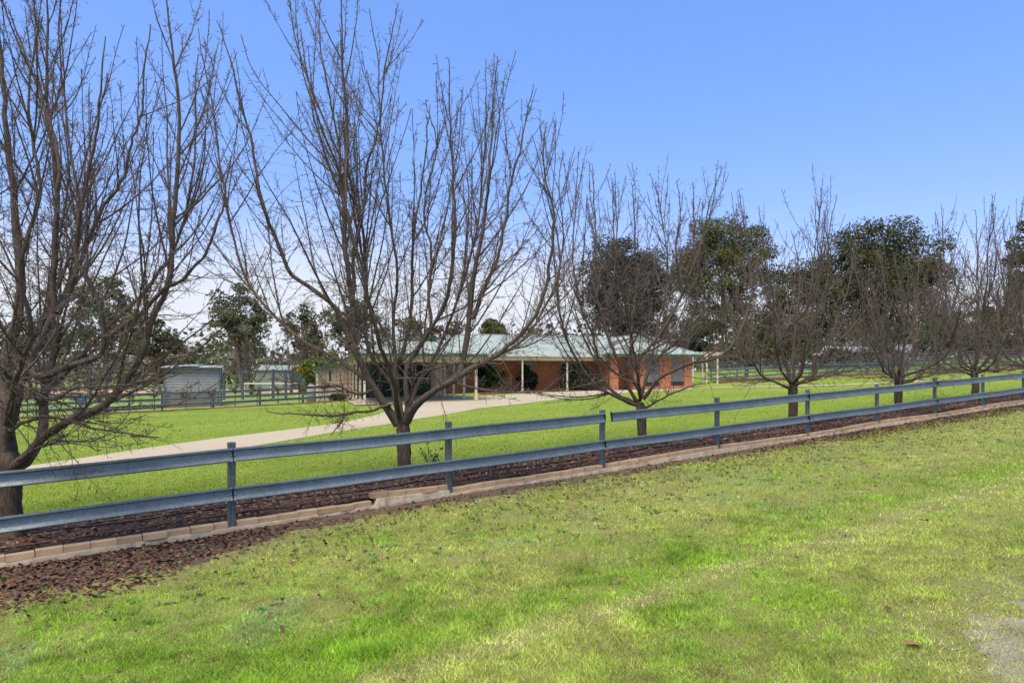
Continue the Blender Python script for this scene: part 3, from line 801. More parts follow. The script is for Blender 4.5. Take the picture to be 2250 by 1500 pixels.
for k, (lab, h, spd, r, px) in TL.items():
    b = tree_base(k); fork = b+[0, 0, .95 if k > 3 else 1.0]
    bare_tree('bare_tree', lab, b, auto_limbs(b, fork, h, spd, 9+k % 3, 60+k*3, .040), fork, r, 50+k, .70, th=1.2+.08*(k-3), low=8)
# ------------------------------------------------------------------ brick house with carport wing
HO = np.array([-7.1, 33.0]); HA = math.radians(17)
E1 = np.array([math.cos(HA), math.sin(HA)]); E2 = np.array([-math.sin(HA), math.cos(HA)])
HR = np.array([[E1[0], E1[1], 0], [E2[0], E2[1], 0], [0, 0, 1]])
def H(t, s, z): return np.array([HO[0]+E1[0]*t+E2[0]*s, HO[1]+E1[1]*t+E2[1]*s, EYE+z])
def gz(t, s): p = H(t, s, 0); return float(terrain(p[0], p[1]))-EYE
def hbox(mb, t0, t1, s0, s1, z0, z1): return mb.box(H((t0+t1)/2, (s0+s1)/2, (z0+z1)/2), (abs(t1-t0)/2, abs(s1-s0)/2, abs(z1-z0)/2), HR)
def brick_mat(name, c1, c2, mort):
    m, nt, b = new_mat(name)
    br = nt.nodes.new('ShaderNodeTexBrick'); br.inputs['Scale'].default_value = 1.0
    br.inputs['Brick Width'].default_value = .24; br.inputs['Row Height'].default_value = .086; br.inputs['Mortar Size'].default_value = .008
    br.inputs['Color1'].default_value = (*c1, 1); br.inputs['Color2'].default_value = (*c2, 1); br.inputs['Mortar'].default_value = (*mort, 1)
    g = nt.nodes.new('ShaderNodeTexCoord').outputs['Object']
    sep = nt.nodes.new('ShaderNodeSeparateXYZ'); nt.links.new(g, sep.inputs[0])
    def lin(a, bb):
        d = nt.nodes.new('ShaderNodeVectorMath'); d.operation = 'DOT_PRODUCT'; d.inputs[1].default_value = (a[0], a[1], 0); nt.links.new(g, d.inputs[0]); return d.outputs['Value']
    ad = nt.nodes.new('ShaderNodeMath'); ad.operation = 'ADD'; nt.links.new(lin(E1, 0), ad.inputs[0]); nt.links.new(lin(E2, 0), ad.inputs[1])
    cb = nt.nodes.new('ShaderNodeCombineXYZ'); nt.links.new(ad.outputs[0], cb.inputs[0]); nt.links.new(sep.outputs[2], cb.inputs[1])
    nt.links.new(cb.outputs[0], br.inputs['Vector'])
    c = mix(nt, 1.0, br.outputs['Color'], ramp(nt, noise(nt, .9, 4, .6, g), [(.3, (.8, .78, .76)), (.7, (1.12, 1.1, 1.08))]), 'MULTIPLY')
    nt.links.new(c, b.inputs['Base Color']); b.inputs['Roughness'].default_value = .9
    bump(nt, b, br.outputs['Fac'], -.4, .01)
    return m
M['brick'] = brick_mat('orange_brick', (.56, .20, .075), (.46, .15, .055), (.40, .26, .16))
M['cream'] = simple('cream_paint', (.66, .60, .44), (.56, .50, .37), 3, .6)
M['roof'] = simple('pale_green_steel_roof', (.29, .355, .31), (.235, .29, .25), 1.2, .5, .0)
M['green_trim'] = simple('dark_green_gutter', (.035, .105, .075), (.025, .08, .058), 5, .45)
M['door_green'] = simple('dark_green_roller_door', (.022, .062, .048), (.014, .042, .034), 4, .5)
M['tan'] = simple('tan_wall_sheet', (.52, .40, .28), (.44, .33, .23), 3, .7, 0, .2, 30)
M['shutter'] = simple('grey_roller_shutter', (.19, .185, .185), (.15, .15, .15), 3, .6)
M['glass'] = simple('dark_window_glass', (.03, .035, .04), (.02, .022, .025), 2, .08, 0, 0, 1, None, .6)
M['soffit'] = simple('soffit_board', (.62, .57, .46), None, 3, .8)

house = root('brick_house', (*HO, EYE-1.36), 'low orange brick house with pale green metal roof and open carport wing', 'house')
def part(mb, name, mat, parent=None, smooth=False): return mb.build(name, mat, parent or house, smooth)

def ribs(roof, a, b, c, d, spacing, n_along, hgt=.03):
    """raised ribs on a roof plane: eave a->b, top d->c"""
    a, b, c, d = map(np.asarray, (a, b, c, d)); n = np.cross(b-a, d-a); n /= np.linalg.norm(n)
    if n[2] < 0: n = -n
    L = np.linalg.norm(b-a); e = (b-a)/L; up = np.cross(n, e)
    if up[2] < 0: up = -up
    poly = np.array([[np.dot(p-a, e), np.dot(p-a, up)] for p in (a, b, c, d)])
    mb = MB()
    for x in np.arange(spacing*.5, L, spacing):
        ys = []
        for i in range(4):
            p, q = poly[i], poly[(i+1) % 4]
            if abs(p[0]-q[0]) > 1e-6 and (p[0]-x)*(q[0]-x) <= 0:
                ys.append(p[1]+(q[1]-p[1])*(x-p[0])/(q[0]-p[0]))
        if len(ys) < 2 or max(ys)-min(ys) < .1: continue
        y0, y1 = min(ys), max(ys); w = spacing*.16
        P = [a+e*(x+dx)+up*y+n*h for y in (y0, y1) for dx, h in ((-w, .002), (0, hgt), (w, .002))]
        mb.add(P, [np.array([[0, 1, 4, 3], [1, 2, 5, 4]]), np.array([[0, 2, 1], [3, 4, 5]])])
    if mb.n: mb.build('roof_ribs', M['roof'], roof)

def dutch_roof(t0, t1, s0, s1, ze, pitch, setb, name='roof', over=.0, spacing=.22):
    """hip roof ending in a small gable towards the front (low s); ridge runs back along s"""
    tm = (t0+t1)/2; hw = (t1-t0)/2; zr = ze+hw*pitch; zb = ze+setb*pitch; gw = hw-setb
    fl, fr = H(t0, s0, ze), H(t1, s0, ze); gl, gr = H(tm-gw, s0+setb, zb), H(tm+gw, s0+setb, zb); ga = H(tm, s0+setb, zr)
    mb = MB()
    mb.plate([fl, fr, gr, gl], .05)
    mb.plate([fl, gl, ga, H(tm, s1, zr), H(t0, s1, ze)], .05)
    mb.plate([fr, gr, ga, H(tm, s1, zr), H(t1, s1, ze)], .05)
    r = part(mb, name, M['roof'])
    ribs(r, fl, fr, gr, gl, spacing, 0)
    ribs(r, H(t0, s1, ze), fl, ga, H(tm, s1, zr), spacing, 0)
    mb = MB(); q = s0+setb-.03
    mb.add([H(tm-gw*.98, q, zb+.01), H(tm+gw*.98, q, zb+.01), H(tm, q, zr-.04), H(tm-gw*.98, q+.05, zb+.01), H(tm+gw*.98, q+.05, zb+.01), H(tm, q+.05, zr-.04)], [np.array([[0, 1, 2], [5, 4, 3]])])
    part(mb, 'gable', M['cream'], r)
    mb = MB()
    for sg in (-1, 1):
        a, c = H(tm+sg*(gw+.12), q-.12, zb-.0), H(tm, q-.12, zr+.05)
        ax = c-a; L = np.linalg.norm(ax); ax /= L; w = np.array([E2[0], E2[1], 0.]); u = np.cross(ax, w)
        mb.box((a+c)/2, (L/2, .14, .055), np.array([ax, w, u]))
    part(mb, 'bargeboard', M['green_trim'], r)
    # hip and ridge cappings
    mb = MB()
    for a, c in ((fl, gl), (fr, gr), (ga, H(tm, s1, zr))): mb.tube([a+[0, 0, .02], c+[0, 0, .02]], .06, 6)
    part(mb, 'ridge_cap', M['roof'], r)
    return r
def gutter(t0, t1, s, z, mat='green_trim', name='gutter', along_s=None):
    mb = MB()
    if along_s is None: hbox(mb, t0, t1, s-.11, s+.0, z-.13, z-.012)
    else: hbox(mb, s-.06, s+.06, along_s[0], along_s[1], z-.13, z-.012)
    part(mb, name, M[mat])

# carport wing
ZG = 1.15
gr_roof = dutch_roof(-.45, 5.95, -.45, 16.5, ZG, .335, 2.3)
gutter(-.5, 6.0, -.45, ZG); gutter(0, 0, -.47, ZG, along_s=(-.45, 13.4)); gutter(0, 0, 5.97, ZG, along_s=(-.45, 12.8))
mb = MB(); hbox(mb, -.1, 5.6, -.08, .08, ZG-.42, ZG-.135); part(mb, 'beam', M['cream'])
mb = MB(); hbox(mb, -.1, .05, .09, 11.0, ZG-.40, ZG-.135); part(mb, 'beam', M['cream'])
mb = MB(); hbox(mb, 5.45, 5.6, .09, 12.9, ZG-.40, ZG-.135); part(mb, 'beam', M['cream'])
mb = MB(); hbox(mb, -.4, 5.9, -.38, 11.0, ZG-.125, ZG-.09); part(mb, 'ceiling', M['soffit'])
for t in (-.03, 5.52):
    for s in (0, 2.7, 5.4, 8.1, 10.7):
        z0 = gz(t, s)+.035
        mb = MB(); hbox(mb, t-.055, t+.055, s-.055, s+.055, z0, ZG-.38); p = part(mb, 'post', M['cream'])
        mb = MB(); hbox(mb, t-.085, t+.085, s-.085, s+.085, z0-.02, z0+.14); part(mb, 'post_base', M['cream'], p)
# garage front with two roller doors
SG = 11.0
zf = min(gz(0, SG), gz(5.5, SG))-.1
for a, b_ in ((-.1, .28), (2.62, 2.9), (5.2, 5.95)):
    mb = MB(); hbox(mb, a, b_, SG, SG+.23, zf, ZG-.13); part(mb, 'brick_pier', M['tan'] if a > 5 else M['brick'])
mb = MB(); hbox(mb, .28, 2.62, SG+.01, SG+.22, ZG-.36, ZG-.13); hbox(mb, 2.9, 5.2, SG+.01, SG+.22, ZG-.36, ZG-.13); part(mb, 'lintel', M['brick'])
for a, b_ in ((.28, 2.62), (2.9, 5.2)):
    mb = MB(); z = zf
    prof = []
    while z < ZG-.36: prof += [(z, .06), (z+.02, .03), (z+.075, .03), (z+.095, .06)]; z += .1
    P = np.array([[H(a, SG+.03+d, zz), H(b_, SG+.03+d, zz)] for zz, d in prof]).reshape(-1, 3); n = len(prof)
    mb.add(P, np.array([[2*i, 2*i+1, 2*i+3, 2*i+2] for i in range(n-1)]))
    hbox(mb, a, b_, SG+.12, SG+.16, zf, ZG-.36)
    d_ = part(mb, 'garage_door', M['door_green'])
    mb = MB(); hbox(mb, (a+b_)/2-.1, (a+b_)/2+.1, SG+.015, SG+.045, zf+.95, zf+1.0); part(mb, 'handle', M['galv_post'], d_)
# lean-to in tan sheet on the left of the garage
mb = MB()
for i in range(8):
    a = -1.95+i*.23; z1 = .62+.28*(i/8); hbox(mb, a, a+.21, SG+.25-(.012 if i % 2 else 0), SG+.31, zf, z1)
w_ = part(mb, 'sheet_wall', M['tan'])
mb = MB(); hbox(mb, -2.05, -1.955, SG+.2, SG+.30, zf, .60); part(mb, 'downpipe', M['cream'])
mb = MB(); hbox(mb, -1.3, -1.16, SG+.215, SG+.236, -.25, .42); part(mb, 'window', M['glass'])
mb = MB(); hbox(mb, -2.0, -1.9, SG+.32, SG+7, zf, .60); part(mb, 'sheet_wall', M['tan'])
mb = MB(); mb.plate([H(-2.2, SG+.05, .58), H(-.3, SG+.05, .95), H(-.3, SG+7.2, .95), H(-2.2, SG+7.2, .58)], .06)
r_ = part(mb, 'roof', M['roof'])
mb = MB(); mb.hexa([H(-2.2, SG-.03, .44), H(-.4, SG-.03, .80), H(-.4, SG+.04, .80), H(-2.2, SG+.04, .44)], [H(-2.2, SG-.03, .585), H(-.4, SG-.03, .945), H(-.4, SG+.04, .945), H(-2.2, SG+.04, .585)]); part(mb, 'bargeboard', M['green_trim'], r_)

# main block with verandah
ZM, SV, SW = 1.62, 13.7, 16.2
def hip_roof(t0, t1, s0, s1, ze, pitch):
    hw = (s1-s0)/2; zr = ze+hw*pitch; sm = (s0+s1)/2
    A, B, C_, D_ = H(t0, s0, ze), H(t1, s0, ze), H(t1, s1, ze), H(t0, s1, ze); R0, R1 = H(t0+hw, sm, zr), H(t1-hw, sm, zr)
    mb = MB(); mb.plate([A, B, R1, R0], .05); mb.plate([C_, D_, R0, R1], .05); mb.plate([A, R0, D_], .05); mb.plate([B, C_, R1], .05)
    r = part(mb, 'roof', M['roof']); ribs(r, A, B, R1, R0, .24, 0); ribs(r, D_, A, R0, R0+1e-4, .24, 0)
    mb = MB(); [mb.tube([a+[0, 0, .02], c+[0, 0, .02]], .07, 6) for a, c in ((A, R0), (B, R1), (R0, R1))]; part(mb, 'ridge_cap', M['roof'], r)
    return r
hip_roof(3.2, 27.0, SV-.15, 25.6, ZM, .29)
gutter(6.05, 18.9, SV-.15, ZM, 'cream')
mb = MB(); hbox(mb, 6.0, 19.3, SV-.05, SV+.08, ZM-.42, ZM-.135); part(mb, 'beam', M['cream'])
mb = MB(); hbox(mb, 6.0, 19.2, SV+.09, SW, ZM-.16, ZM-.12); part(mb, 'ceiling', M['soffit'])
for t in (8.9, 12.4, 15.9):
    z0 = gz(t, SV)+.03
    mb = MB(); hbox(mb, t-.055, t+.055, SV-.055, SV+.055, z0, ZM-.4); p = part(mb, 'post', M['cream'])
    mb = MB(); hbox(mb, t-.085, t+.085, SV-.085, SV+.085, z0-.02, z0+.12); part(mb, 'post_base', M['cream'], p)
wins = [(7.2, 8.6), (9.6, 11.2), (13.0, 14.2), (16.4, 18.2)]
zw = -1.6; edges = [3.4]+[x for w in wins for x in w]+[19.4]
mb = MB()
for a, b_ in zip(edges[::2], edges[1::2]): hbox(mb, a, b_, SW, SW+.24, zw, ZM-.16)
for a, b_ in wins:
    hbox(mb, a, b_, SW+.003, SW+.237, zw, -.25); hbox(mb, a, b_, SW+.003, SW+.237, 1.1, ZM-.16)
hbox(mb, 3.4, 3.64, SG+.3, SW-.002, zw, ZM-.5)
part(mb, 'wall', M['brick'])
for a, b_ in wins:
    mb = MB()
    for x in (a, (a+b_)/2-.03, b_-.06): hbox(mb, x, x+.06, SW+.08, SW+.15, -.25, 1.1)
    hbox(mb, a+.06, b_-.06, SW+.085, SW+.145, -.25, -.19); hbox(mb, a+.06, b_-.06, SW+.085, SW+.145, 1.04, 1.1)
    wf = part(mb, 'window', M['cream'])
    mb = MB(); hbox(mb, a+.06, b_-.06, SW+.105, SW+.12, -.19, 1.04); part(mb, 'pane', M['glass'], wf)
# projecting wing on the right with shuttered windows
ZW, S2 = 1.72, 13.0
wing = dutch_roof(18.7, 26.5, 12.45, 22, ZW, .42, 2.6)
gutter(18.65, 26.55, 12.45, ZW); gutter(0, 0, 18.68, ZW, along_s=(12.45, 13.6)); gutter(0, 0, 26.52, ZW, along_s=(12.45, 20))
mb = MB(); hbox(mb, 18.8, 26.4, 12.5, 13.3, ZW-.155, ZW-.12); part(mb, 'ceiling', M['cream'])
openings = [(22.05, 23.2), (24.2, 25.35)]
zb = -1.4
for a, b_ in ((19.15, 19.75), (21.05, 22.05), (23.2, 24.2), (25.35, 26.0)):
    mb = MB(); hbox(mb, a, b_, S2, S2+.24, zb, ZW-.16); part(mb, 'brick_pier', M['brick'])
mb = MB(); hbox(mb, 19.75, 21.05, S2+1.5, S2+1.74, zb, ZW-.16); hbox(mb, 19.3, 19.52, S2+.25, S2+3.2, zb, ZW-.16); hbox(mb, 21.06, 21.28, S2+.25, S2+1.5, zb, ZW-.16); hbox(mb, 25.78, 26.0, S2+.25, S2+9, zb, ZW-.16)
part(mb, 'wall', M['brick'])
for a, b_ in openings:
    z0 = gz((a+b_)/2, S2)
    mb = MB(); hbox(mb, a, b_, S2+.003, S2+.237, zb, z0+.25); part(mb, 'brick_sill', M['brick'])
    mb = MB(); hbox(mb, a, b_, S2+.10, S2+.14, z0+.25, ZW-.16); wf = part(mb, 'window', M['glass'])
    mb = MB(); z = z0+.58
    while z < ZW-.36: hbox(mb, a+.03, b_-.03, S2+.03, S2+.06, z, z+.085); z += .09
    part(mb, 'shutter', M['shutter'], wf)
    mb = MB(); hbox(mb, a, b_, S2-.02, S2+.09, ZW-.36, ZW-.165); part(mb, 'shutter_box', M['shutter'], wf)
# flat dark solar heater mats on the left slope of the right wing
M['solar'] = simple('solar_panel', (.16, .17, .19), (.12, .125, .14), 3, .3)
mb = MB()
for i in range(4):
    s = 15.0+i*.62; pz = lambda t: ZW+(t-18.7)*.42+.07
    mb.plate([H(19.6, s, pz(19.6)), H(21.6, s, pz(21.6)), H(21.6, s+.58, pz(21.6)), H(19.6, s+.58, pz(19.6))], .03)
part(mb, 'solar_panel', M['solar'])
# evaporative cooler on the ridge
mb = MB(); hbox(mb, 14.0, 15.1, 20.6, 21.6, 2.9, 3.62); part(mb, 'roof_cooler', M['solar'])

# slab under the carport
def slab(name, t0, t1, s0, s1, lift, n=24):
    T, S = np.meshgrid(np.linspace(t0, t1, n), np.linspace(s0, s1, n), indexing='ij')
    X = HO[0]+E1[0]*T+E2[0]*S; Y = HO[1]+E1[1]*T+E2[1]*S
    return tag(link(name, raw_mesh(name, np.stack([X, Y, terrain(X, Y)+lift], -1).reshape(-1, 3), grid_faces(n, n), M['concrete'], True)), kind='structure')
slab('carport_slab', -.5, 6.2, -.4, 11.1, .045)
slab('verandah_slab', 6.25, 19.1, 14.6, 16.3, .06)

# pergola beside the wing
def pergola():
    c = PX(1562, 838, 57.5); g = lambda x, y: float(terrain(x, y))
    r = root('pergola', (c[0], c[1], g(c[0], c[1])), 'cream timber pergola standing off the right end of the house', 'pergola')
    zt = PX(1560, 778, 57.5)[2]
    for dx, dy in ((-.35, 0), (.55, 0), (-.6, 3.4), (.3, 3.6)):
        x, y = c[0]+dx, c[1]+dy; z0 = g(x, y)-.1
        mb = MB(); mb.box((x, y, (z0+zt-.12)/2), (.06, .06, (zt-.12-z0)/2)); mb.build('post', M['cream'], r)
    for dy in (0, 3.5):
        mb = MB(); mb.box((c[0]-.55, c[1]+dy, zt), (1.45, .05, .11)); mb.build('beam', M['cream'], r)
    for dx in np.linspace(-1.7, .8, 6):
        mb = MB(); mb.box((c[0]+dx, c[1]+1.75, zt+.16), (.03, 2.2, .045)); mb.build('rafter', M['cream'], r)
pergola()
# ------------------------------------------------------------------ three-rail fences farther off
def rail_fence(name, label, A, B, npost, heights, h_post, rail_h=.075, rail_span=2):
    A, B = np.asarray(A, float), np.asarray(B, float); L = np.linalg.norm(B-A); d = (B-A)/L; n = np.array([d[1], -d[0]])
    if n[1] > 0: n = -n
    r = root(name, (*A, float(terrain(*A))), label, 'fence')
    us = np.linspace(0, L, npost); g = [float(terrain(*(A+d*u))) for u in us]
    for u, z in zip(us, g):
        p = A+d*u; mb = MB(); mb.box((p[0], p[1], z+h_post/2-.1), (.05, .035, h_post/2+.1), np.array([[d[0], d[1], 0], [n[0], n[1], 0], [0, 0, 1]])); mb.build('post', M['galv_post'], r)
    prof = np.array([(0, 1), (.03, 1), (.045, .7), (.02, .45), (.02, -.4), (.055, -.75), (.03, -1), (0, -1)])
    for i in range(0, npost-1, rail_span):
        j = min(i+rail_span, npost-1)
        for hz in heights:
            k = len(prof); V = []
            for q in range(i, j+1):
                p = A+d*(us[q]+(.01 if q == i else -.01 if q == j else 0))
                V += [(p[0]+n[0]*(.04+a), p[1]+n[1]*(.04+a), g[q]+hz+b*rail_h) for a, b in prof]
            V = np.array(V); jj = np.arange(k); m = j-i+1
            F = [np.stack([a*k+jj, a*k+(jj+1) % k, (a+1)*k+(jj+1) % k, (a+1)*k+jj], 1) for a in range(m-1)]
            link('rail', raw_mesh('rail', V-np.array(r.location), [np.vstack(F), np.arange(k)[None], np.arange((m-1)*k, m*k)[None]], M['galv']), r)
    return r
rail_fence('paddock_fence', 'three-rail galvanised fence behind the row of standard roses', FL0-fd*6, FL1, 15, (.28, .58, .88), 1.05)
rail_fence('paddock_fence', 'long three-rail fence across the slope behind the house on the right', FR0, FR1, 19, (.3, .66, 1.02), 1.2)
rail_fence('paddock_fence', 'farther paddock fence on the rising field at the right', (24, 82), (78, 90), 16, (.3, .66, 1.02), 1.2, .07)
rail_fence('paddock_fence', 'distant paddock fence left of the green shed', (-75, 62), (-24, 63), 18, (.4, .8, 1.1), 1.2, .05)

# ------------------------------------------------------------------ foliage
def leaf_cloud(centers, radii, per, size, cols, seed, flat=.8, hollow=.35):
    """scatter small leaf faces through lumps; cols (K,3) base colour for each lump"""
    R_ = np.random.default_rng(seed); K = len(centers)
    idx = np.repeat(np.arange(K), per); n = len(idx)
    d = unit(R_.normal(size=(n, 3))); rad = (hollow+(1-hollow)*R_.random(n))**.6
    p = centers[idx]+d*rad[:, None]*radii[idx]
    a = unit(R_.normal(size=(n, 3))); b = unit(np.cross(a, R_.normal(size=(n, 3))))
    a[:, 2] *= flat; s = size*R_.uniform(.6, 1.4, n)[:, None]
    V = np.stack([p-a*s, p+b*s*.45, p+a*s, p-b*s*.45], 1).reshape(-1, 3)
    F = np.arange(n*4).reshape(-1, 4)
    c = cols[idx]*R_.uniform(.7, 1.35, (n, 1))+R_.normal(0, .004, (n, 3))
    return V, F, np.repeat(np.clip(c, .005, 1), 4, 0)

M['gum_bark'] = simple('pale_gum_bark', (.24, .20, .165), (.11, .085, .07), 4, .85, 0, .4, 20)
def leafy_tree(name, label, x, y, height, rx, ry, crown_lo, seed, cols, lumps=46, per=130, size=.2, lump_r=(.9, 1.7), group=None, trunks=1, trunk_r=.25, gap=0.0, cat='tree', z=None, dome=False):
    R_ = np.random.default_rng(seed); z0 = float(terrain(x, y)) if z is None else z
    r = root(name, (x, y, z0), label, cat, group)
    cz = (crown_lo+height)/2; rz = (height-crown_lo)/2
    d = unit(R_.normal(size=(lumps, 3))); rad = R_.uniform(.35 if not gap else .3, .95, lumps)**(.7 if not gap else 1)
    C = np.stack([d[:, 0]*rad*rx, d[:, 1]*rad*ry, cz+d[:, 2]*rad*rz], 1)
    if dome:                                             # flat-bottomed spreading dome
        C[:, 2] = crown_lo+np.abs(d[:, 2])*rad*(height-crown_lo)*.98
        hang = R_.random(lumps) < .22; C[hang, 2] = crown_lo-R_.uniform(.2, .5*(height-crown_lo), hang.sum()); C[hang, :2] *= .8
    C[:, 2] += .12*rz*np.sin(C[:, 0]*.7+seed)*(0 if dome else 1)
    lr = R_.uniform(*lump_r, (lumps, 1))*np.array([[1, 1, .72]])
    C[:, 2] = np.minimum(C[:, 2], height-lr[:, 2]*.8)
    cols = np.asarray(cols); cl = cols[R_.integers(0, len(cols), lumps)]*R_.uniform(.8, 1.2, (lumps, 1))
    V, F, c = leaf_cloud(C, lr, per, size, cl, seed+1)
    link('crown', raw_mesh('crown', V, F, M['leaf'], False, c), r)
    tips = C[R_.choice(lumps, min(lumps, 16), replace=False)]
    P, Q = [], []
    for i in range(trunks):
        off = np.array([R_.normal(0, .35), R_.normal(0, .25), 0])*(trunks > 1)
        top = np.array([R_.normal(0, rx*.25), R_.normal(0, ry*.2), cz+rz*.35])
        P.append(crom([off-[0, 0, .2], off+[0, 0, .15]+R_.normal(0, .05, 3), (off+top)/2+R_.normal(0, .25, 3)*[1, 1, 0], top], 12)); Q.append(trunk_r/math.sqrt(trunks)*np.linspace(1.1, .25, 12))
    V, F = tubes(np.array(P), np.array(Q), 8); link('trunk', raw_mesh('trunk', V, F, M['gum_bark'], True), r)
    P, Q = [], []
    for t in tips:
        tr = crom([np.zeros(3), [0, 0, cz]], 5)[0]+[0, 0, R_.uniform(crown_lo*.55, max(cz, crown_lo*.6))]
        P.append(crom([tr, (tr+t)/2+[0, 0, .3]+R_.normal(0, .2, 3), t], 8)); Q.append(trunk_r*.38*np.linspace(1, .18, 8))
    V, F = tubes(np.array(P), np.array(Q), 5); link('limbs', raw_mesh('limbs', V, F, M['gum_bark'], True), r)
    return r
def at_px(px, Y): return (px-1125)/FPX*Y, Y
OLIVE = [(.085, .092, .026), (.11, .112, .03), (.065, .074, .026)]
DARK = [(.046, .058, .042), (.058, .070, .050), (.040, .050, .038)]
GUM = [(.12, .15, .075), (.09, .115, .06), (.15, .16, .08)]
BROWN = [(.10, .075, .035), (.075, .07, .03), (.12, .075, .03)]
DKOL = [(.058, .068, .03), (.075, .082, .03), (.05, .058, .026)]
def top_of(py, Y): return (HORIZON-py)/FPX*Y+EYE
specs = [
 # px, Y, top_py, crown_low_py, half width px, half depth m, colours, lumps, per, size, lump r, label
 (1378, 76, 512, 770, 100, 4.5, DARK, 150, 260, .15, (1.0, 1.9), 'dark grey-green evergreen tree rising behind the right wing of the house'),
 (1592, 84, 462, 640, 130, 5.5, OLIVE, 170, 250, .15, (1.0, 1.9), 'broad olive-green gum tree behind the pergola'),
 (1942, 78, 474, 650, 162, 6.5, DKOL, 220, 220, .165, (1.1, 2.2), 'wide domed dark evergreen behind the right-hand bare trees'),
 (1765, 82, 558, 790, 100, 4, OLIVE+DKOL, 110, 230, .15, (1.0, 1.8), 'lower evergreen between the olive gum and the domed tree'),
 (2275, 70, 478, 700, 45, 4, DARK, 30, 170, .22, (.7, 1.3), 'dark evergreen just entering at the right edge'),
 (235, 74, 612, 800, 78, 4, GUM, 60, 130, .2, (.7, 1.4), 'light loose gum tree behind the left tree stems'),
 (345, 88, 702, 818, 62, 4, DKOL, 34, 150, .22, (.7, 1.3), 'dark rounded tree behind the metal shelter'),
 (528, 80, 612, 800, 76, 4, GUM+DKOL, 70, 119, .2, (.6, 1.3), 'tall ragged gum tree between shelter and green shed'),
 (672, 95, 655, 800, 66, 4, GUM+DKOL, 50, 110, .2, (.6, 1.3), 'thin gum tree above the pale green shed'),
 (775, 92, 640, 775, 70, 4, DKOL+GUM, 56, 115, .2, (.6, 1.3), 'grey-green gum tree behind the lean-to wall'),
 (880, 98, 690, 790, 62, 4, [(.13, .125, .03), (.09, .10, .03)], 30, 130, .2, (.6, 1.2), 'yellowish leafy tree behind the carport gable'),
 (975, 102, 705, 790, 60, 4, BROWN, 30, 130, .2, (.6, 1.2), 'brown autumn tree above the carport roof valley'),
 (1085, 96, 700, 790, 40, 3, OLIVE, 26, 170, .2, (.6, 1.1), 'small round olive tree above the main roof'),
 (1210, 110, 735, 800, 60, 4, DARK+GUM, 30, 120, .22, (.6, 1.1), 'dark low tree behind the roof ridge'),
 (105, 92, 680, 815, 88, 4, GUM+DKOL, 60, 110, .22, (.6, 1.2), 'pale gum tree far behind the left stems'),
 (-20, 84, 690, 815, 70, 4, DKOL, 30, 110, .22, (.6, 1.2), 'dark gum tree at the far left edge'),
 (2130, 100, 655, 790, 95, 4, DKOL+BROWN, 44, 150, .24, (.7, 1.3), 'brownish tree group on the right skyline'),
 (1500, 98, 690, 800, 80, 4, DARK, 40, 150, .24, (.7, 1.3), 'dark tree low behind the wing roof'),
 (1625, 100, 640, 815, 105, 4, DKOL+GUM, 52, 120, .24, (.8, 1.5), 'grey-green trees massed below the olive gum'),
 (1850, 100, 650, 812, 110, 4, DKOL+BROWN, 52, 120, .24, (.8, 1.5), 'brown-green trees massed under the domed evergreen'),
 (2010, 96, 665, 805, 95, 4, DKOL+GUM, 46, 120, .24, (.8, 1.4), 'dull green trees beside the pale far roof'),
 (2235, 92, 640, 800, 80, 4, DKOL+BROWN, 46, 120, .24, (.8, 1.4), 'dull brownish trees near the right edge'),
 (1690, 104, 690, 800, 70, 4, DKOL, 36, 150, .24, (.7, 1.3), 'dim low tree between the olive gum trunks'),
]
for i, (px, Y, tp, lo_, hw, ry, cols, lumps, per, size, lr, lab) in enumerate(specs):
    x, y = at_px(px, Y); zg = float(terrain(x, y))
    leafy_tree('leafy_tree', lab, x, y, top_of(tp, Y)-zg, hw/FPX*Y, ry, top_of(lo_, Y)-zg, 300+i*7, cols, lumps, per, size, lr, 'trees beyond the house and paddocks', 3 if cols is GUM else 2, .3, gap=1 if per < 120 else 0, dome=i in (1, 2))

# far woodland closing the view
def woodland():
    R_ = np.random.default_rng(5); n = 520
    ang = R_.uniform(-.98, .98, n); Y = R_.uniform(125, 240, n); x = np.tan(ang*.82)*Y
    z = terrain(x, Y); hh = R_.uniform(4.5, 9.5, n)*(1+.25*np.sin(ang*9))
    C = np.stack([x, Y, z+hh*.55], 1); rr = np.stack([hh*.85, hh*.7, hh*.6], 1)
    cols = np.array(DKOL+GUM+BROWN)[R_.integers(0, 9, n)]*.95+.015
    V, F, c = leaf_cloud(C, rr, 85, .7, cols, 9)
    tag(link('far_woodland', raw_mesh('far_woodland', V, F, M['leaf'], False, c)), 'low band of distant trees along the horizon', 'woodland', None, 'stuff')
woodland()

# leafless trees in the garden behind the house on the right
back = [(1480, 66, 640, 60, 'grey leafless tree behind the right wing roof'), (1640, 64, 600, 70, 'grey leafless tree right of the pergola'), (1790, 62, 610, 70, 'grey leafless tree before the far three-rail fence'),
        (1905, 66, 620, 70, 'hazy leafless tree behind the fourth front tree'), (2060, 60, 600, 75, 'leafless tree left of the pale far roof'), (2190, 58, 610, 75, 'leafless tree at the far right garden'),
        (552, 62, 705, 55, 'small leafless tree with stout trunk by the yard posts'), (640, 70, 690, 50, 'slender leafless tree beside the green shed')]
for i, (px, Y, tp, hw, lab) in enumerate(back):
    x, y = at_px(px, Y); zg = float(terrain(x, y)); b = np.array([x, y, zg]); h = top_of(tp, Y)-zg
    bare_tree('garden_tree', lab, b, auto_limbs(b, b+[0, 0, 1.3], h, hw/FPX*Y*1.35, 10, 90+i, .05), b+[0, 0, 1.3], .17, 700+i, .22, 'leafless garden trees behind the house', th=3.6, low=6)

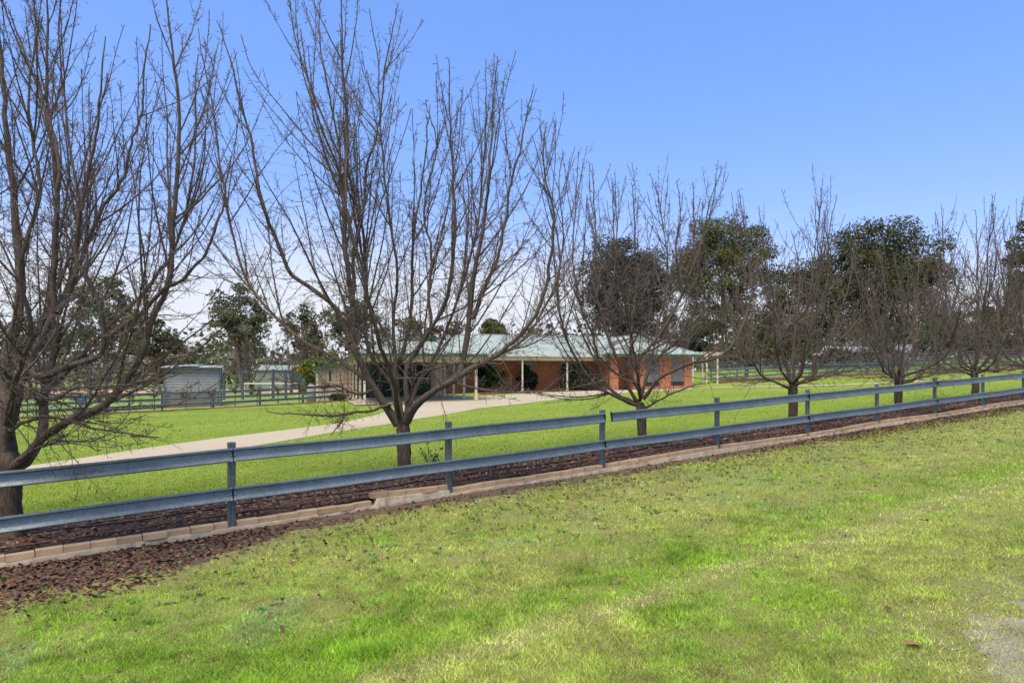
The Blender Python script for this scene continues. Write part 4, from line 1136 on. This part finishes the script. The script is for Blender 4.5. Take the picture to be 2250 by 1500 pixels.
# shrubs against the verandah wall and a citrus by the lean-to
def shrub(label, t, s, h, rad, seed, cols, per=150, size=.09, lumps=22, group='shrubs along the verandah', world=None):
    p = H(t, s, 0) if world is None else np.array([world[0], world[1], 0.])
    return leafy_tree('shrub', label, p[0], p[1], h, rad, rad*.8, .12, seed, cols, lumps, per, size, (.28, .5), group, 3, .05, cat='shrub')
SH = [(.055, .10, .02), (.075, .125, .026), (.04, .075, .018)]
SHD = [(.03, .055, .02), (.04, .07, .022)]
shrub('bright green rounded shrub beside the last carport post', 10.35, 15.2, 2.3, .95, 801, SH, 200)
shrub('dark narrow shrub between the two verandah posts', 13.3, 15.3, 2.0, .75, 802, SHD, 200)
shrub('broad yellow-green shrub left of the brick pier', 17.35, 15.2, 2.25, 1.15, 803, SHD+SH, 200, lumps=28)
cx, cy = at_px(688, 50)
shrub('citrus bush with yellow fruit beside the tan lean-to', 0, 0, 2.9, 1.25, 805, [(.07, .12, .015), (.10, .15, .02), (.32, .25, .02)], 140, .11, 26, None, (cx, cy))
cx, cy = at_px(722, 58)
shrub('taller green bush behind the lean-to roof', 0, 0, 3.9, 1.4, 806, [(.08, .13, .02), (.11, .15, .03)], 130, .12, 24, None, (cx, cy))
p = FL1+fn*.9-fd*.6
shrub('low dark shrub at the end of the rose bed', 0, 0, .42, .55, 807, SHD, 90, .06, 12, None, (p[0], p[1]))

# ------------------------------------------------------------------ standard roses along the paddock fence
def standard_rose(label, x, y, seed, h=1.2):
    R_ = np.random.default_rng(seed); z0 = float(terrain(x, y))+.03
    r = root('standard_rose', (x, y, z0), label, 'rose', 'standard roses along the paddock fence')
    hd = h*.52
    st = crom([[0, 0, -.06], [R_.normal(0, .015), R_.normal(0, .015), hd*.5], [0, 0, hd]], 6)
    V, F = tubes(st[None], np.linspace(.024, .02, 6)[None], 6); link('stem', raw_mesh('stem', V, F, M['limb'], True), r)
    P, Q = [], []
    for i in range(16):
        az = R_.uniform(0, 6.28); rad = R_.uniform(.12, .34); top = R_.uniform(.6, 1.0)*h
        e = np.array([np.cos(az)*rad, np.sin(az)*rad, top]); P.append(crom([[0, 0, hd-.02], e*[.6, .6, 1]*.5+[0, 0, hd*.5], e], 5)); Q.append(np.linspace(.010, .004, 5))
    V, F = tubes(np.array(P), np.array(Q), 4); link('canes', raw_mesh('canes', V, F, M['limb'], True), r)
    C = np.array(P)[:, -2:].reshape(-1, 3)
    V, F, c = leaf_cloud(C, np.full((len(C), 3), .10), 9, .035, np.array([(.06, .07, .03), (.09, .07, .035)])[R_.integers(0, 2, len(C))], seed)
    link('leaves', raw_mesh('leaves', V, F, M['leaf'], False, c), r)
ords = ['first', 'second', 'third', 'fourth', 'fifth', 'sixth', 'seventh', 'eighth', 'ninth', 'tenth', 'eleventh', 'twelfth']
for i, px in enumerate([713, 658, 611, 565, 517, 464, 408, 340, 284, 218, 167, 60]):
    A0 = FL0+fn*.75; k = (px-1125)/FPX; u = (k*A0[1]-A0[0])/(fd[0]-k*fd[1]); p = A0+fd*u
    standard_rose('pruned standard rose, %s from the carport end of the paddock fence' % ords[i], p[0], p[1], 900+i, 1.2+.12*math.sin(i*1.9))

# ------------------------------------------------------------------ metal horse shelter and sheds
M['zinc_sheet'] = simple('corrugated_zinc', (.30, .31, .32), (.22, .23, .24), 2, .6, .2)
M['old_wood'] = simple('weathered_boards', (.20, .165, .14), (.11, .09, .075), 5, .9, 0, .4, 30, (3, 3, .4))
def shelter():
    Y = 46.0; a = PX(362, 893, Y); q = math.radians(20); f = np.array([math.cos(q), math.sin(q)]); bk = np.array([-math.sin(q), math.cos(q)])
    k = (481-1125)/FPX; W = (k*a[1]-a[0])/(f[0]-k*f[1]); dpt = 2.4; o = a[:2]
    zb = float(terrain(*(o+f*W/2))); zt = PX(0, 808, Y)[2]; zm = PX(0, 860, Y)[2]
    ax = np.array([[f[0], f[1], 0], [bk[0], bk[1], 0], [0, 0, 1]])
    G = lambda u, v, z: np.array([*(o+f*u+bk*v), z])
    r = root('horse_shelter', G(W/2, 0, zb), 'corrugated metal horse shelter with weathered board base in the left paddock', 'shelter')
    z = zm; prof = []
    while z < zt-.001: prof += [(z, 0), (z+.04, .03), (z+.08, 0)]; z += .105
    def sheet(p, q_, nrm):
        mb = MB(); P = []
        for zz, d in prof: P += [G(p[0]+nrm[0]*d, p[1]+nrm[1]*d, zz), G(q_[0]+nrm[0]*d, q_[1]+nrm[1]*d, zz)]
        mb.add(np.array(P), np.array([[2*i, 2*i+1, 2*i+3, 2*i+2] for i in range(len(prof)-1)])); mb.build('sheet_wall', M['zinc_sheet'], r)
    sheet((0, 0), (W, 0), (0, -1)); sheet((0, 0), (0, dpt), (-1, 0)); sheet((W, dpt), (W, 0), (1, 0)); sheet((W, dpt), (0, dpt), (0, 1))
    R_ = np.random.default_rng(3); hb = (zm-zb+.15)/2
    for L, n, pos in ((W, 22, lambda c: (c, .04)), (dpt, 15, lambda c: (.05, c)), (dpt, 15, lambda c: (W-.05, c))):
        w = L/n
        for i in range(n):
            mb = MB(); u, v = pos(w*(i+.5)); fr = L == W
            mb.box(G(u, v+(R_.uniform(0, .012) if fr else 0), (zb-.15+zm)/2), (w/2-.006 if fr else .014, .014 if fr else w/2-.006, hb+R_.uniform(-.02, .01)), ax); mb.build('board', M['old_wood'], r)
    for u, v in ((-.03, -.02), (W+.03, -.02), (-.03, dpt), (W+.03, dpt)):
        mb = MB(); mb.box(G(u, v, (zb-.2+zt+.05)/2), (.045, .045, (zt+.25-zb)/2), ax); mb.build('post', M['galv_post'], r)
    mb = MB(); mb.plate([G(-.25, -.3, zt+.02), G(W+.2, -.3, zt+.05), G(W+.2, dpt+.2, zt+.24), G(-.25, dpt+.2, zt+.20)], .03); rf = mb.build('roof', M['zinc_sheet'], r)
    mb = MB(); mb.plate([G(.5, -.35, zt+.07), G(2.0, -.35, zt+.2), G(2.2, 1.4, zt+.30), G(.7, 1.4, zt+.22)], .02); mb.build('loose_sheet', M['zinc_sheet'], rf)
shelter()
M['pale_green'] = simple('pale_green_shed_wall', (.20, .25, .215), (.165, .21, .18), 1.5, .7)
M['white_wall'] = simple('white_weatherboard', (.34, .35, .36), (.28, .29, .30), 2, .7)
M['grey_roof'] = simple('light_grey_roof', (.22, .23, .25), (.18, .19, .21), 2, .5)
def shed(name, label, px0, px1, py0, py1, Y, dep, wall, roof_m, rise, door=True, cat='shed', windows=(.22, .6)):
    a, b_ = PX(px0, py1, Y), PX(px1, py1, Y); zt = PX(0, py0, Y)[2]; zb = float(terrain((a[0]+b_[0])/2, Y))
    r = root(name, ((a[0]+b_[0])/2, Y, zb), label, cat); x0, x1 = a[0], b_[0]; xm = (x0+x1)/2; ym = Y+dep/2
    mb = MB(); mb.box((xm, ym, (zb-.3+zt)/2), ((x1-x0)/2, dep/2, (zt-zb+.3)/2)); mb.build('wall', wall, r)
    mb = MB(); o = .3
    mb.plate([(x0-o, Y-o, zt-.05), (x1+o, Y-o, zt-.05), (x1+o, ym, zt+rise), (x0-o, ym, zt+rise)], .06); mb.plate([(x0-o, ym, zt+rise), (x1+o, ym, zt+rise), (x1+o, Y+dep+o, zt-.05), (x0-o, Y+dep+o, zt-.05)], .06); mb.build('roof', roof_m, r)
    for q in windows:
        xx = x0+(x1-x0)*q; w = (x1-x0)*.14
        mb = MB(); mb.box((xx, Y-.02, (zb+zt)/2+.2), (w/2, .03, .5)); wn_ = mb.build('window', M['white_wall'], r)
        mb = MB(); mb.box((xx, Y-.045, (zb+zt)/2+.2), (w/2-.07, .012, .42)); mb.build('pane', M['glass'], wn_)
    if door:
        xx = x0+(x1-x0)*.84; mb = MB(); mb.box((xx, Y-.02, zb+1.0), (.45, .03, 1.0)); mb.build('door', M['shutter'], r)
shed('green_shed', 'pale green farm shed behind the sand arena', 562, 638, 812, 845, 112, 8, M['pale_green'], M['pale_green'], .8, windows=())
shed('far_house', 'pale roofed house beyond the right-hand fences', 1985, 2075, 775, 800, 112, 9, M['white_wall'], M['grey_roof'], 1.6, cat='house')
shed('far_shed', 'white shed low behind the third front tree', 1862, 1925, 772, 800, 104, 7, M['white_wall'], M['grey_roof'], .9)
# yard posts and hitching rail near the arena
M['blue_post'] = simple('blue_grey_steel_post', (.06, .075, .11), None, 4, .5)
for i, (px, py0, lab) in enumerate([(198, 795, 'tall blue steel post behind the left roses'), (533, 810, 'blue steel yard post right of the shelter'), (492, 828, 'short blue yard post close beside the shelter'), (600, 812, 'blue yard post before the green shed'), (628, 815, 'blue yard post at the right end of the green shed')]):
    Y = 58; x, y = at_px(px, Y); zb = float(terrain(x, y)); zt = PX(px, py0, Y)[2]
    r = root('yard_post', (x, y, zb), lab, 'post', 'blue posts of the horse yard')
    mb = MB(); mb.box((x, y, (zb-.2+zt)/2), (.09, .09, (zt-zb+.2)/2)); mb.build('shaft', M['blue_post'], r)
    mb = MB(); mb.box((x, y, zt+.02), (.11, .11, .02)); mb.build('cap', M['blue_post'], r)
def hitch():
    Y = 60; a, b_ = PX(536, 842, Y), PX(712, 838, Y); zg = float(terrain(*a[:2]))
    r = root('hitching_rail', (a[0], Y, zg), 'pale timber hitching rail in front of the sand arena', 'rail')
    mb = MB(); mb.box(((a[0]+b_[0])/2, Y, a[2]), ((b_[0]-a[0])/2, .05, .06)); mb.build('bar', M['cream'], r)
    for q in (0, .33, .66, 1):
        x = a[0]+(b_[0]-a[0])*q; z = float(terrain(x, Y)); mb = MB(); mb.box((x, Y+.11, (z-.2+a[2]+.06)/2), (.05, .05, (a[2]+.26-z)/2)); mb.build('post', M['cream'], r)
hitch()
M['blue_barrel'] = simple('blue_plastic', (.03, .14, .32), None, 4, .4)
def drum():
    x, y = at_px(180, 52); z = float(terrain(x, y)); r = root('water_drum', (x, y, z), 'cut blue plastic drum in the left paddock', 'drum')
    mb = MB(); zz = [0, .1, .12, .3, .32, .5, .52]; rr = [.28, .3, .315, .3, .315, .3, .27]
    mb.tube([(x, y, z+q) for q in zz], rr, 14); mb.build('barrel', M['blue_barrel'], r, True)
    mb = MB(); mb.tube([(x, y, z+.522), (x, y, z+.55)], .285, 14); mb.build('rim', M['blue_barrel'], r)
drum()
def pipe_stub():
    x, y = at_px(684, 43.6); z = float(terrain(x, y)); r = root('water_tank', (x, y, z), 'small white water tank beside the lean-to wall', 'tank')
    mb = MB(); mb.tube([(x, y, z-.05), (x, y, z+.95), (x, y, z+1.05)], [.28, .28, .2], 14); mb.build('tank_body', M['white_wall'], r, True)
    mb = MB(); mb.tube([(x, y, z+1.05), (x, y, z+1.12)], .1, 10); mb.build('lid', M['white_wall'], r)
pipe_stub()
# overhead wires at the upper left
M['wire'] = simple('overhead_wire', (.10, .10, .11), None, 2, .6)
for i, (y0, y1, lab) in enumerate([(198, 300, 'upper faint overhead wire crossing the sky at upper left'), (230, 328, 'middle faint overhead wire crossing the sky at upper left'), (255, 350, 'lower faint overhead wire crossing the sky at upper left')]):
    a, b_ = PX(-700, y0-210, 48+i*.8), PX(2000, y1+330, 150+i)
    t = np.linspace(0, 1, 40)[:, None]; P = a+(b_-a)*t; P[:, 2] -= 2.0*4*(t*(1-t))[:, 0]
    mb = MB(); mb.tube(P, .010, 5); tag(mb.build('overhead_wire', M['wire'], None, True), lab, 'wire', 'overhead wires')
# ------------------------------------------------------------------ grass, litter, stones, weeds
def in_view(x, y, m=1.6):
    return (np.abs(x) < .75*y+m) & (y > 2.6)
def blades(name, x, y, z, h, wdt, lean, cols, label, cat, rs, segs=1):
    n = len(x); az = rs.uniform(0, 2*np.pi, n); ca, sa = np.cos(az), np.sin(az)
    l = lean*rs.uniform(.2, 1.3, n)*h; la = rs.uniform(0, 2*np.pi, n)
    b0 = np.stack([x-ca*wdt, y-sa*wdt, z-.01], 1); b1 = np.stack([x+ca*wdt, y+sa*wdt, z-.01], 1)
    tip = np.stack([x+np.cos(la)*l, y+np.sin(la)*l, z+h], 1)
    if segs == 1:
        V = np.stack([b0, b1, tip], 1).reshape(-1, 3); F = np.arange(n*3).reshape(-1, 3); rep = 3
        c = np.repeat(cols, 3, 0)
    else:
        mid = np.stack([x+np.cos(la)*l*.35, y+np.sin(la)*l*.35, z+h*.68], 1); off = np.stack([ca*wdt, sa*wdt, 0*ca], 1)*.8
        V = np.stack([b0, b1, mid+off, mid-off, tip], 1).reshape(-1, 3); k = np.arange(n)[:, None]*5
        F = [k+np.array([0, 1, 2, 3]), k+np.array([3, 2, 4])]; c = np.repeat(cols, 5, 0)
    return tag(link(name, raw_mesh(name, V, F, M['grass'], False, c)), label, cat, None, 'stuff')

rs = np.random.default_rng(77)
def sample_verge(n):
    """points thinning out with distance so that they fall evenly over the view"""
    Y = 1/rs.uniform(1/26., 1/3.0, n)**1.0
    X = rs.uniform(-1, 1, n)*(.75*Y+1.6)
    u, v = xy2uv(X, Y); k = (v < -.10) & (v > -14.5)
    return X[k], Y[k], u[k], -v[k]
X, Y, U_, D_ = sample_verge(760000)
soil_edge = .25+.75*vnoise(U_, D_, 1.3, 31)+1.15*sstep(1.2, -1.2, U_)+.3*sstep(4, 1, U_)+.5*(vnoise(U_, D_, .4, 32)-.5)
patch = vnoise(X, Y, .55, 33, 4); thin = sstep(.30, .47, patch+.18*(vnoise(X, Y, .12, 37)-.5))
gravel = sstep(6.4, 7.2, D_+1.3*(vnoise(X, Y, .5, 36)-.5))*sstep(1.0, 2.2, U_)
keep = rs.random(len(X)) < sstep(soil_edge-.35, soil_edge+.35, D_)*(.45+.55*thin)*(1-.72*gravel)
X, Y, U_, D_, patch = X[keep], Y[keep], U_[keep], D_[keep], patch[keep]
n = len(X)
big = vnoise(X, Y, 1.6, 41, 3); mid_ = vnoise(X, Y, .35, 42, 3); weed = vnoise(X, Y, .9, 43, 3)
G_fresh, G_yel, G_straw, G_olive, G_blue = [np.array(c) for c in ((.225, .42, .033), (.37, .48, .08), (.70, .63, .33), (.29, .30, .085), (.20, .36, .13))]
wy = np.clip(sstep(.35, .7, big)+.5*sstep(5.3, 7, D_)-.35*sstep(4.2, 5.0, D_)*sstep(5.6, 5.1, D_), 0, 1)[:, None]
c = G_fresh*(1-wy)+G_yel*wy
wo = (sstep(.62, .78, mid_)*.6)[:, None]; c = c*(1-wo)+G_olive*wo
wb = (sstep(.56, .68, weed)*sstep(5, 3.5, D_)*.75)[:, None]; c = c*(1-wb)+G_blue*wb
wv = .25*(vnoise(U_, U_*0, 1.5, 3)-.5)
stripe = 1.5*np.exp(-((D_-5.28-wv)/.17)**2)*(.3+.9*vnoise(U_, D_, .45, 13))+.45*np.exp(-((D_-3.3-wv)/.13)**2)+.45*sstep(5.6, 7.0, D_)*(mid_ > .5)
lush = np.exp(-((D_-4.78-wv)/.30)**2)[:, None]; c = c*(1-.75*lush)+np.array((.235, .43, .028))*.75*lush
sway = (.5+.5*np.sin(D_*2.6+.6*vnoise(U_, D_, 2, 9)))[:, None]; c = c*(.90+.2*sway)
ps = .07+.5*stripe+.10*(big > .55)
isw = rs.random(n) < np.clip(ps, 0, .75); c[isw] = G_straw*rs.uniform(.7, 1.1, (isw.sum(), 1))
clump = vnoise(X, Y, .16, 47, 2); tuft = sstep(.68, .80, vnoise(X, Y, .28, 48, 2))
c = c*(.55+.9*clump[:, None])*rs.uniform(.6, 1.4, (n, 1))
c = c*(1-.5*tuft[:, None])+np.array((.12, .24, .03))*.5*tuft[:, None]
hgt = rs.uniform(.009, .026, n)*(1+.7*sstep(.55, .75, vnoise(X, Y, .5, 44)))*(1+.5*np.exp(-((D_-4.75)/.4)**2))*(1+.45*tuft); hgt[isw] *= .6
wdt = (.0014+.00050*Y)*rs.uniform(.7, 1.3, n)
near = Y < 7.5
Z = verge_z(X, Y)
blades('verge_grass', X[near], Y[near], Z[near], hgt[near]*1.1, wdt[near], 1.6, c[near], 'mown verge grass closest to the camera', 'grass', rs, 1)
blades('verge_grass', X[~near], Y[~near], Z[~near], hgt[~near]*1.2, wdt[~near], 1.5, c[~near], 'mown verge grass towards the fence', 'grass', rs, 1)

# moss on bare soil by the kerb
nm = 60000; U2 = rs.uniform(-6, 26, nm); D2 = .12+rs.random(nm)**.9*1.6
k = (vnoise(U2, D2, .5, 51, 3) > .55) & (D2 < .65+1.2*vnoise(U2, D2, 1.3, 31)); U2, D2 = U2[k], D2[k]; x, y = uv2xy(U2, -D2); n = len(x)
blades('moss', x, y, verge_z(x, y), rs.uniform(.006, .012, n), np.full(n, .011), 2.5, np.array((.22, .25, .02))*rs.uniform(.6, 1.25, (n, 1)), 'yellow-green moss patches on bare soil beside the kerb', 'moss', rs, 1)

# lawn grass just behind the bed and along the drive
Yl = 1/rs.uniform(1/34., 1/8.0, 350000); Xl = rs.uniform(-1, 1, len(Yl))*(.75*Yl+1.5); u, v = xy2uv(Xl, Yl)
# keep off the driveway: compare with the surveyed edges
def drive_mask(x, y):
    px = x/y*FPX+1125; py = HORIZON-(terrain(x, y)-EYE)/y*FPX
    a = np.interp(px, [p[0] for p in up], [p[1] for p in up]); b2 = np.interp(px, [p[0] for p in lo], [p[1] for p in lo])
    return (py > a-.8) & (py < b2+.8) & (px < 1525)
k = (v > 1.56) & (Yl < np.interp(Xl, far_curve[:, 0], far_curve[:, 1])-1.0); Xl, Yl = Xl[k], Yl[k]
td = (Xl-FL0[0])*fn[0]+(Yl-FL0[1])*fn[1]
hx = (Xl-HO[0])*E1[0]+(Yl-HO[1])*E1[1]; hs = (Xl-HO[0])*E2[0]+(Yl-HO[1])*E2[1]
k = ~drive_mask(Xl, Yl) & ~((td < 1.75)) & ~((hs > -.5) & (hx > -.7) & (hx < 27))
Xl, Yl = Xl[k], Yl[k]; n = len(Xl); u, v = xy2uv(Xl, Yl)
big = np.clip(.5+1.5*(.6*vnoise(Xl, Yl, 4.5, 60)+.4*vnoise(Xl, Yl, 1.1, 61)-.5)+.12*np.sin(v*1.9), 0, 1); fine = vnoise(Xl, Yl, .3, 62)
c = np.array((.135, .235, .022))*(1-big[:, None])+np.array((.265, .345, .045))*big[:, None]
thinl = sstep(.45, .2, vnoise(Xl, Yl, .7, 63))*sstep(7, 2.2, v); kk = rs.random(n) > thinl*.85
c = np.where((fine > .66)[:, None], c*np.array((.85, .8, 1.0)), c)*rs.uniform(.75, 1.25, (n, 1))
st = rs.random(n) < .04; c[st] = G_straw*.75
Zl = terrain(Xl, Yl)
blades('lawn_grass', Xl[kk], Yl[kk], Zl[kk], rs.uniform(.010, .026, kk.sum()), ((.0012+.00055*Yl)*rs.uniform(.7, 1.3, n))[kk], .9, c[kk], 'short bright lawn grass behind the fence', 'grass', rs, 1)

# fallen leaves: curled brown pieces on bed and verge
def leaves(name, x, y, z, size, cols, label):
    n = len(x); az = rs.uniform(0, 2*np.pi, n); tl = rs.normal(0, .35, n); rl = rs.normal(0, .4, n); curl = rs.uniform(.1, .7, n)
    a = np.stack([np.cos(az)*np.cos(tl), np.sin(az)*np.cos(tl), np.sin(tl)], 1)
    b = np.stack([-np.sin(az)*np.cos(rl), np.cos(az)*np.cos(rl), np.sin(rl)], 1); nn = np.cross(a, b)
    p = np.stack([x, y, z+size*(.15+.3*np.abs(np.sin(tl))+.3*np.abs(np.sin(rl)))], 1); s = size[:, None]; q = curl[:, None]
    V = np.stack([p-a*s, p-a*s*.35+b*s*.62+nn*s*q*.5, p+a*s*.35+b*s*.55+nn*s*q*.5, p+a*s*1.1+nn*s*q*.3, p+a*s*.35-b*s*.55+nn*s*q*.5, p-a*s*.35-b*s*.62+nn*s*q*.5], 1).reshape(-1, 3)
    k = np.arange(n)[:, None]*6
    F = np.vstack([k+np.array([0, 1, 2, 3]), k+np.array([0, 3, 4, 5])])
    return tag(link(name, raw_mesh(name, V, F, M['litter'], False, np.repeat(cols, 6, 0))), label, 'leaves', None, 'stuff')
LC = np.array([(.085, .052, .042), (.12, .072, .056), (.17, .105, .08), (.055, .036, .032), (.20, .11, .065), (.11, .08, .078)])
def leafcol(n, dark=1.0): return LC[rs.integers(0, len(LC), n)]*rs.uniform(.6, 1.3, (n, 1))*dark*np.array([1.05, .98, .80])
# on the bed
n = 22000; U2 = -8+38*rs.random(n)**1.25; V2 = rs.uniform(.08, 1.46, n); k = rs.random(n) < .35+.65*vnoise(U2, V2, .6, 71); U2, V2 = U2[k], V2[k]
x, y = uv2xy(U2, V2); leaves('leaf_litter', x, y, bed_z(x, y), rs.uniform(.013, .034, len(x)), leafcol(len(x), 1.15), 'brown fallen leaves and bark scattered over the tree bed')
# drift on the verge against the kerb, deep at the left, again farther right
n = 52000; U2 = -7+36*rs.random(n)**1.45; D2 = .10+2.6*rs.random(n)**1.3
dens = .10+.9*sstep(1.4, -.8, U2)+.55*sstep(8, 14, U2); wid = .45+1.45*sstep(1.0, -1.5, U2)+.55*sstep(8, 14, U2)
k = rs.random(n) < dens*sstep(wid+.25, wid-.15, D2+.5*(vnoise(U2, D2, .5, 72)-.5)); U2, D2 = U2[k], D2[k]
x, y = uv2xy(U2, -D2); leaves('leaf_litter', x, y, verge_z(x, y), rs.uniform(.012, .034, len(x)), leafcol(len(x), .85), 'drift of dark fallen leaves along the foot of the kerb')
# single leaves blown over the grass
n = 6500; U2 = -6+32*rs.random(n)**1.15; D2 = .4+rs.exponential(1.15, n); k = D2 < 8.5; U2, D2 = U2[k], D2[k]
x, y = uv2xy(U2, -D2); k = in_view(x, y, 2); x, y = x[k], y[k]; leaves('leaf_litter', x, y, verge_z(x, y)+.015, rs.uniform(.011, .028, len(x)), leafcol(len(x), .6), 'single dark leaves blown over the verge grass')
n = 260; U2 = rs.uniform(-5, 25, n); V2 = 1.7+rs.exponential(2.0, n); x, y = uv2xy(U2, V2); leaves('leaf_litter', x, y, terrain(x, y)+.02, rs.uniform(.015, .03, n), leafcol(n, .7), 'few dark leaves on the lawn behind the bed')

# gravel in the lower right corner, pale grit along the kerb
def stones(name, x, y, z, size, cols, label, cat='gravel'):
    n = len(x); base = np.array([(1, 0, 0), (-1, 0, 0), (0, 1, 0), (0, -1, 0), (0, 0, 1), (0, 0, -1)], float)
    Vv = base[None]*rs.uniform(.55, 1.2, (n, 6, 1))*np.array([1, .8, .6])*size[:, None, None]
    az = rs.uniform(0, 6.28, n); ca, sa = np.cos(az)[:, None], np.sin(az)[:, None]
    V = np.stack([x[:, None]+Vv[..., 0]*ca-Vv[..., 1]*sa, y[:, None]+Vv[..., 0]*sa+Vv[..., 1]*ca, z[:, None]+Vv[..., 2]], -1).reshape(-1, 3)
    f = np.array([(0, 2, 4), (2, 1, 4), (1, 3, 4), (3, 0, 4), (2, 0, 5), (1, 2, 5), (3, 1, 5), (0, 3, 5)])
    F = (np.arange(n)[:, None, None]*6+f[None]).reshape(-1, 3)
    return tag(link(name, raw_mesh(name, V, F, M['stone'], False, np.repeat(cols, 6, 0))), label, cat, None, 'stuff')
n = 9000; U2 = rs.uniform(.8, 5.0, n); D2 = rs.uniform(6.2, 8.8, n); x, y = uv2xy(U2, -D2)
k = (rs.random(n) < sstep(6.4, 7.2, D2+1.3*(vnoise(x, y, .5, 36)-.5))) & (y > 2.5); x, y = x[k], y[k]; n = len(x)
stones('gravel', x, y, verge_z(x, y)+.003, rs.uniform(.003, .010, n), rs.choice([.12, .17, .24, .34], n)[:, None]*np.array([[1, .98, .95]])*rs.uniform(.8, 1.2, (n, 1)), 'grey gravel showing through thin grass at the lower right corner')
n = 1800; U2 = rs.uniform(-6, 26, n); D2 = .1+rs.random(n)**1.6*1.1; x, y = uv2xy(U2, -D2)
stones('soil_grit', x, y, verge_z(x, y)+.002, rs.uniform(.003, .010, n), rs.choice([.06, .1, .3], n)[:, None]*np.array([[1, .78, .58]]), 'small clods and grit on bare soil along the kerb', 'grit')
n = 1500; U2 = rs.uniform(-7, 26, n); V2 = rs.uniform(.1, 1.45, n); x, y = uv2xy(U2, V2)
stones('soil_grit', x, y, bed_z(x, y)+.004, rs.uniform(.006, .022, n), rs.choice([.05, .08, .16], n)[:, None]*np.array([[1, .8, .68]]), 'clods and small stones in the tree bed', 'grit')

gu = np.linspace(.9, 9, 60); gw = np.linspace(0, 1, 20)
gd0 = 7.05-1.1*(vnoise(gu, gu*0, .5, 36)-.5)-.25*(gu > 99); GU2, GW2 = np.meshgrid(gu, gw, indexing='ij'); gxx, gyy = uv2xy(GU2, -(gd0[:, None]*(1-GW2)+10.5*GW2))
me = raw_mesh('gravel_patch', np.stack([gxx, gyy, verge_z(gxx, gyy)+.006*np.minimum(GW2*8, 1)*np.minimum((GU2-.9)*3, 1)-.002], -1).reshape(-1, 3), grid_faces(*GU2.shape)[:, ::-1], ground_mat('gravelly_soil', [(.3, (.17, .15, .085)), (.5, (.27, .25, .17)), (.7, (.38, .36, .29))], 4, 60, .6), True)
tag(link('gravel_patch', me), kind='structure')
# broad-leaved weeds near the kerb
def weeds():
    Vs, Fs, Cs, nn = [], [], [], 0
    n = 900; U2 = rs.uniform(-6, 24, n); D2 = .25+rs.random(n)*3.2; k = rs.random(n) < vnoise(U2, D2, .8, 43)*1.1; U2, D2 = U2[k], D2[k]
    for u, d in zip(U2, D2):
        x, y = uv2xy(u, -d); z = float(verge_z(x, y)); m = rs.integers(6, 13); c0 = np.array((.10, .21, .06))*rs.uniform(.8, 1.3)
        for j in range(m):
            az = rs.uniform(0, 6.28); L = rs.uniform(.02, .055); el = rs.uniform(.1, .7); w = L*.32
            a = np.array([np.cos(az)*np.cos(el), np.sin(az)*np.cos(el), np.sin(el)]); b = np.array([-np.sin(az), np.cos(az), 0])
            p = np.array([x, y, z+.005])+a*L*.3
            Vs.append([p, p+a*L*.5+b*w, p+a*L+[0, 0, -.2*L], p+a*L*.5-b*w]); Fs.append(np.arange(4)+nn); nn += 4; Cs += [c0*rs.uniform(.8, 1.2)]*4
    tag(link('weeds', raw_mesh('weeds', np.array(Vs).reshape(-1, 3), np.array(Fs), M['grass'], False, np.array(Cs))), 'low broad-leaved weeds growing along the kerb', 'weeds', None, 'stuff')
weeds()
# a small half-dead rose seedling beside the second trunk, in the bed
def seedling():
    u = along(945, 1.2); x, y = uv2xy(u, 1.2); z = float(bed_z(x, y)); R_ = np.random.default_rng(8)
    r = root('small_plant', (x, y, z), 'small sparse plant in the bed right of the carport tree', 'plant'); P, Q = [], []
    for i in range(12):
        az = R_.uniform(0, 6.28); h = R_.uniform(.2, .52); P.append(crom([[0, 0, -.03], [np.cos(az)*.05, np.sin(az)*.05, h*.5], [np.cos(az)*R_.uniform(.08, .2), np.sin(az)*R_.uniform(.08, .2), h]], 5)); Q.append(np.linspace(.006, .003, 5))
    V, F = tubes(np.array(P), np.array(Q), 4); link('stems', raw_mesh('stems', V, F, M['twig'], True), r)
    C = np.array(P)[:, 3:].reshape(-1, 3); V, F, c = leaf_cloud(C, np.full((len(C), 3), .04), 5, .025, np.tile((.07, .10, .03), (len(C), 1)), 4); link('leaves', raw_mesh('leaves', V, F, M['leaf'], False, c), r)
seedling()
# last brown leaf pieces still hanging in the big trees are too few to matter; one larger dry leaf lies on the gravel
def dry_leaf():
    p = np.array(uv2xy(2.35, -6.95)); z = float(verge_z(*p)); r = root('dry_leaf', (p[0], p[1], z), 'large curled brown leaf lying by the gravel corner', 'leaf')
    V = np.array([(-.05, 0, .02), (-.02, .03, .035), (.02, .028, .03), (.055, 0, .02), (.02, -.028, .03), (-.02, -.03, .035), (0, 0, .012)]); F = np.array([(0, 6, 1), (1, 6, 2), (2, 6, 3), (3, 6, 4), (4, 6, 5), (5, 6, 0)])
    link('leaf_blade', raw_mesh('leaf_blade', V, F, simple('dry_leaf_brown', (.22, .11, .06), None, 30, .7)), r)
    mb = MB(); q = np.array([p[0]+.05, p[1], z+.02]); mb.tube([q, q+[.025, .008, .006]], .0015, 5); mb.build('stalk', M['twig'], r)
dry_leaf()
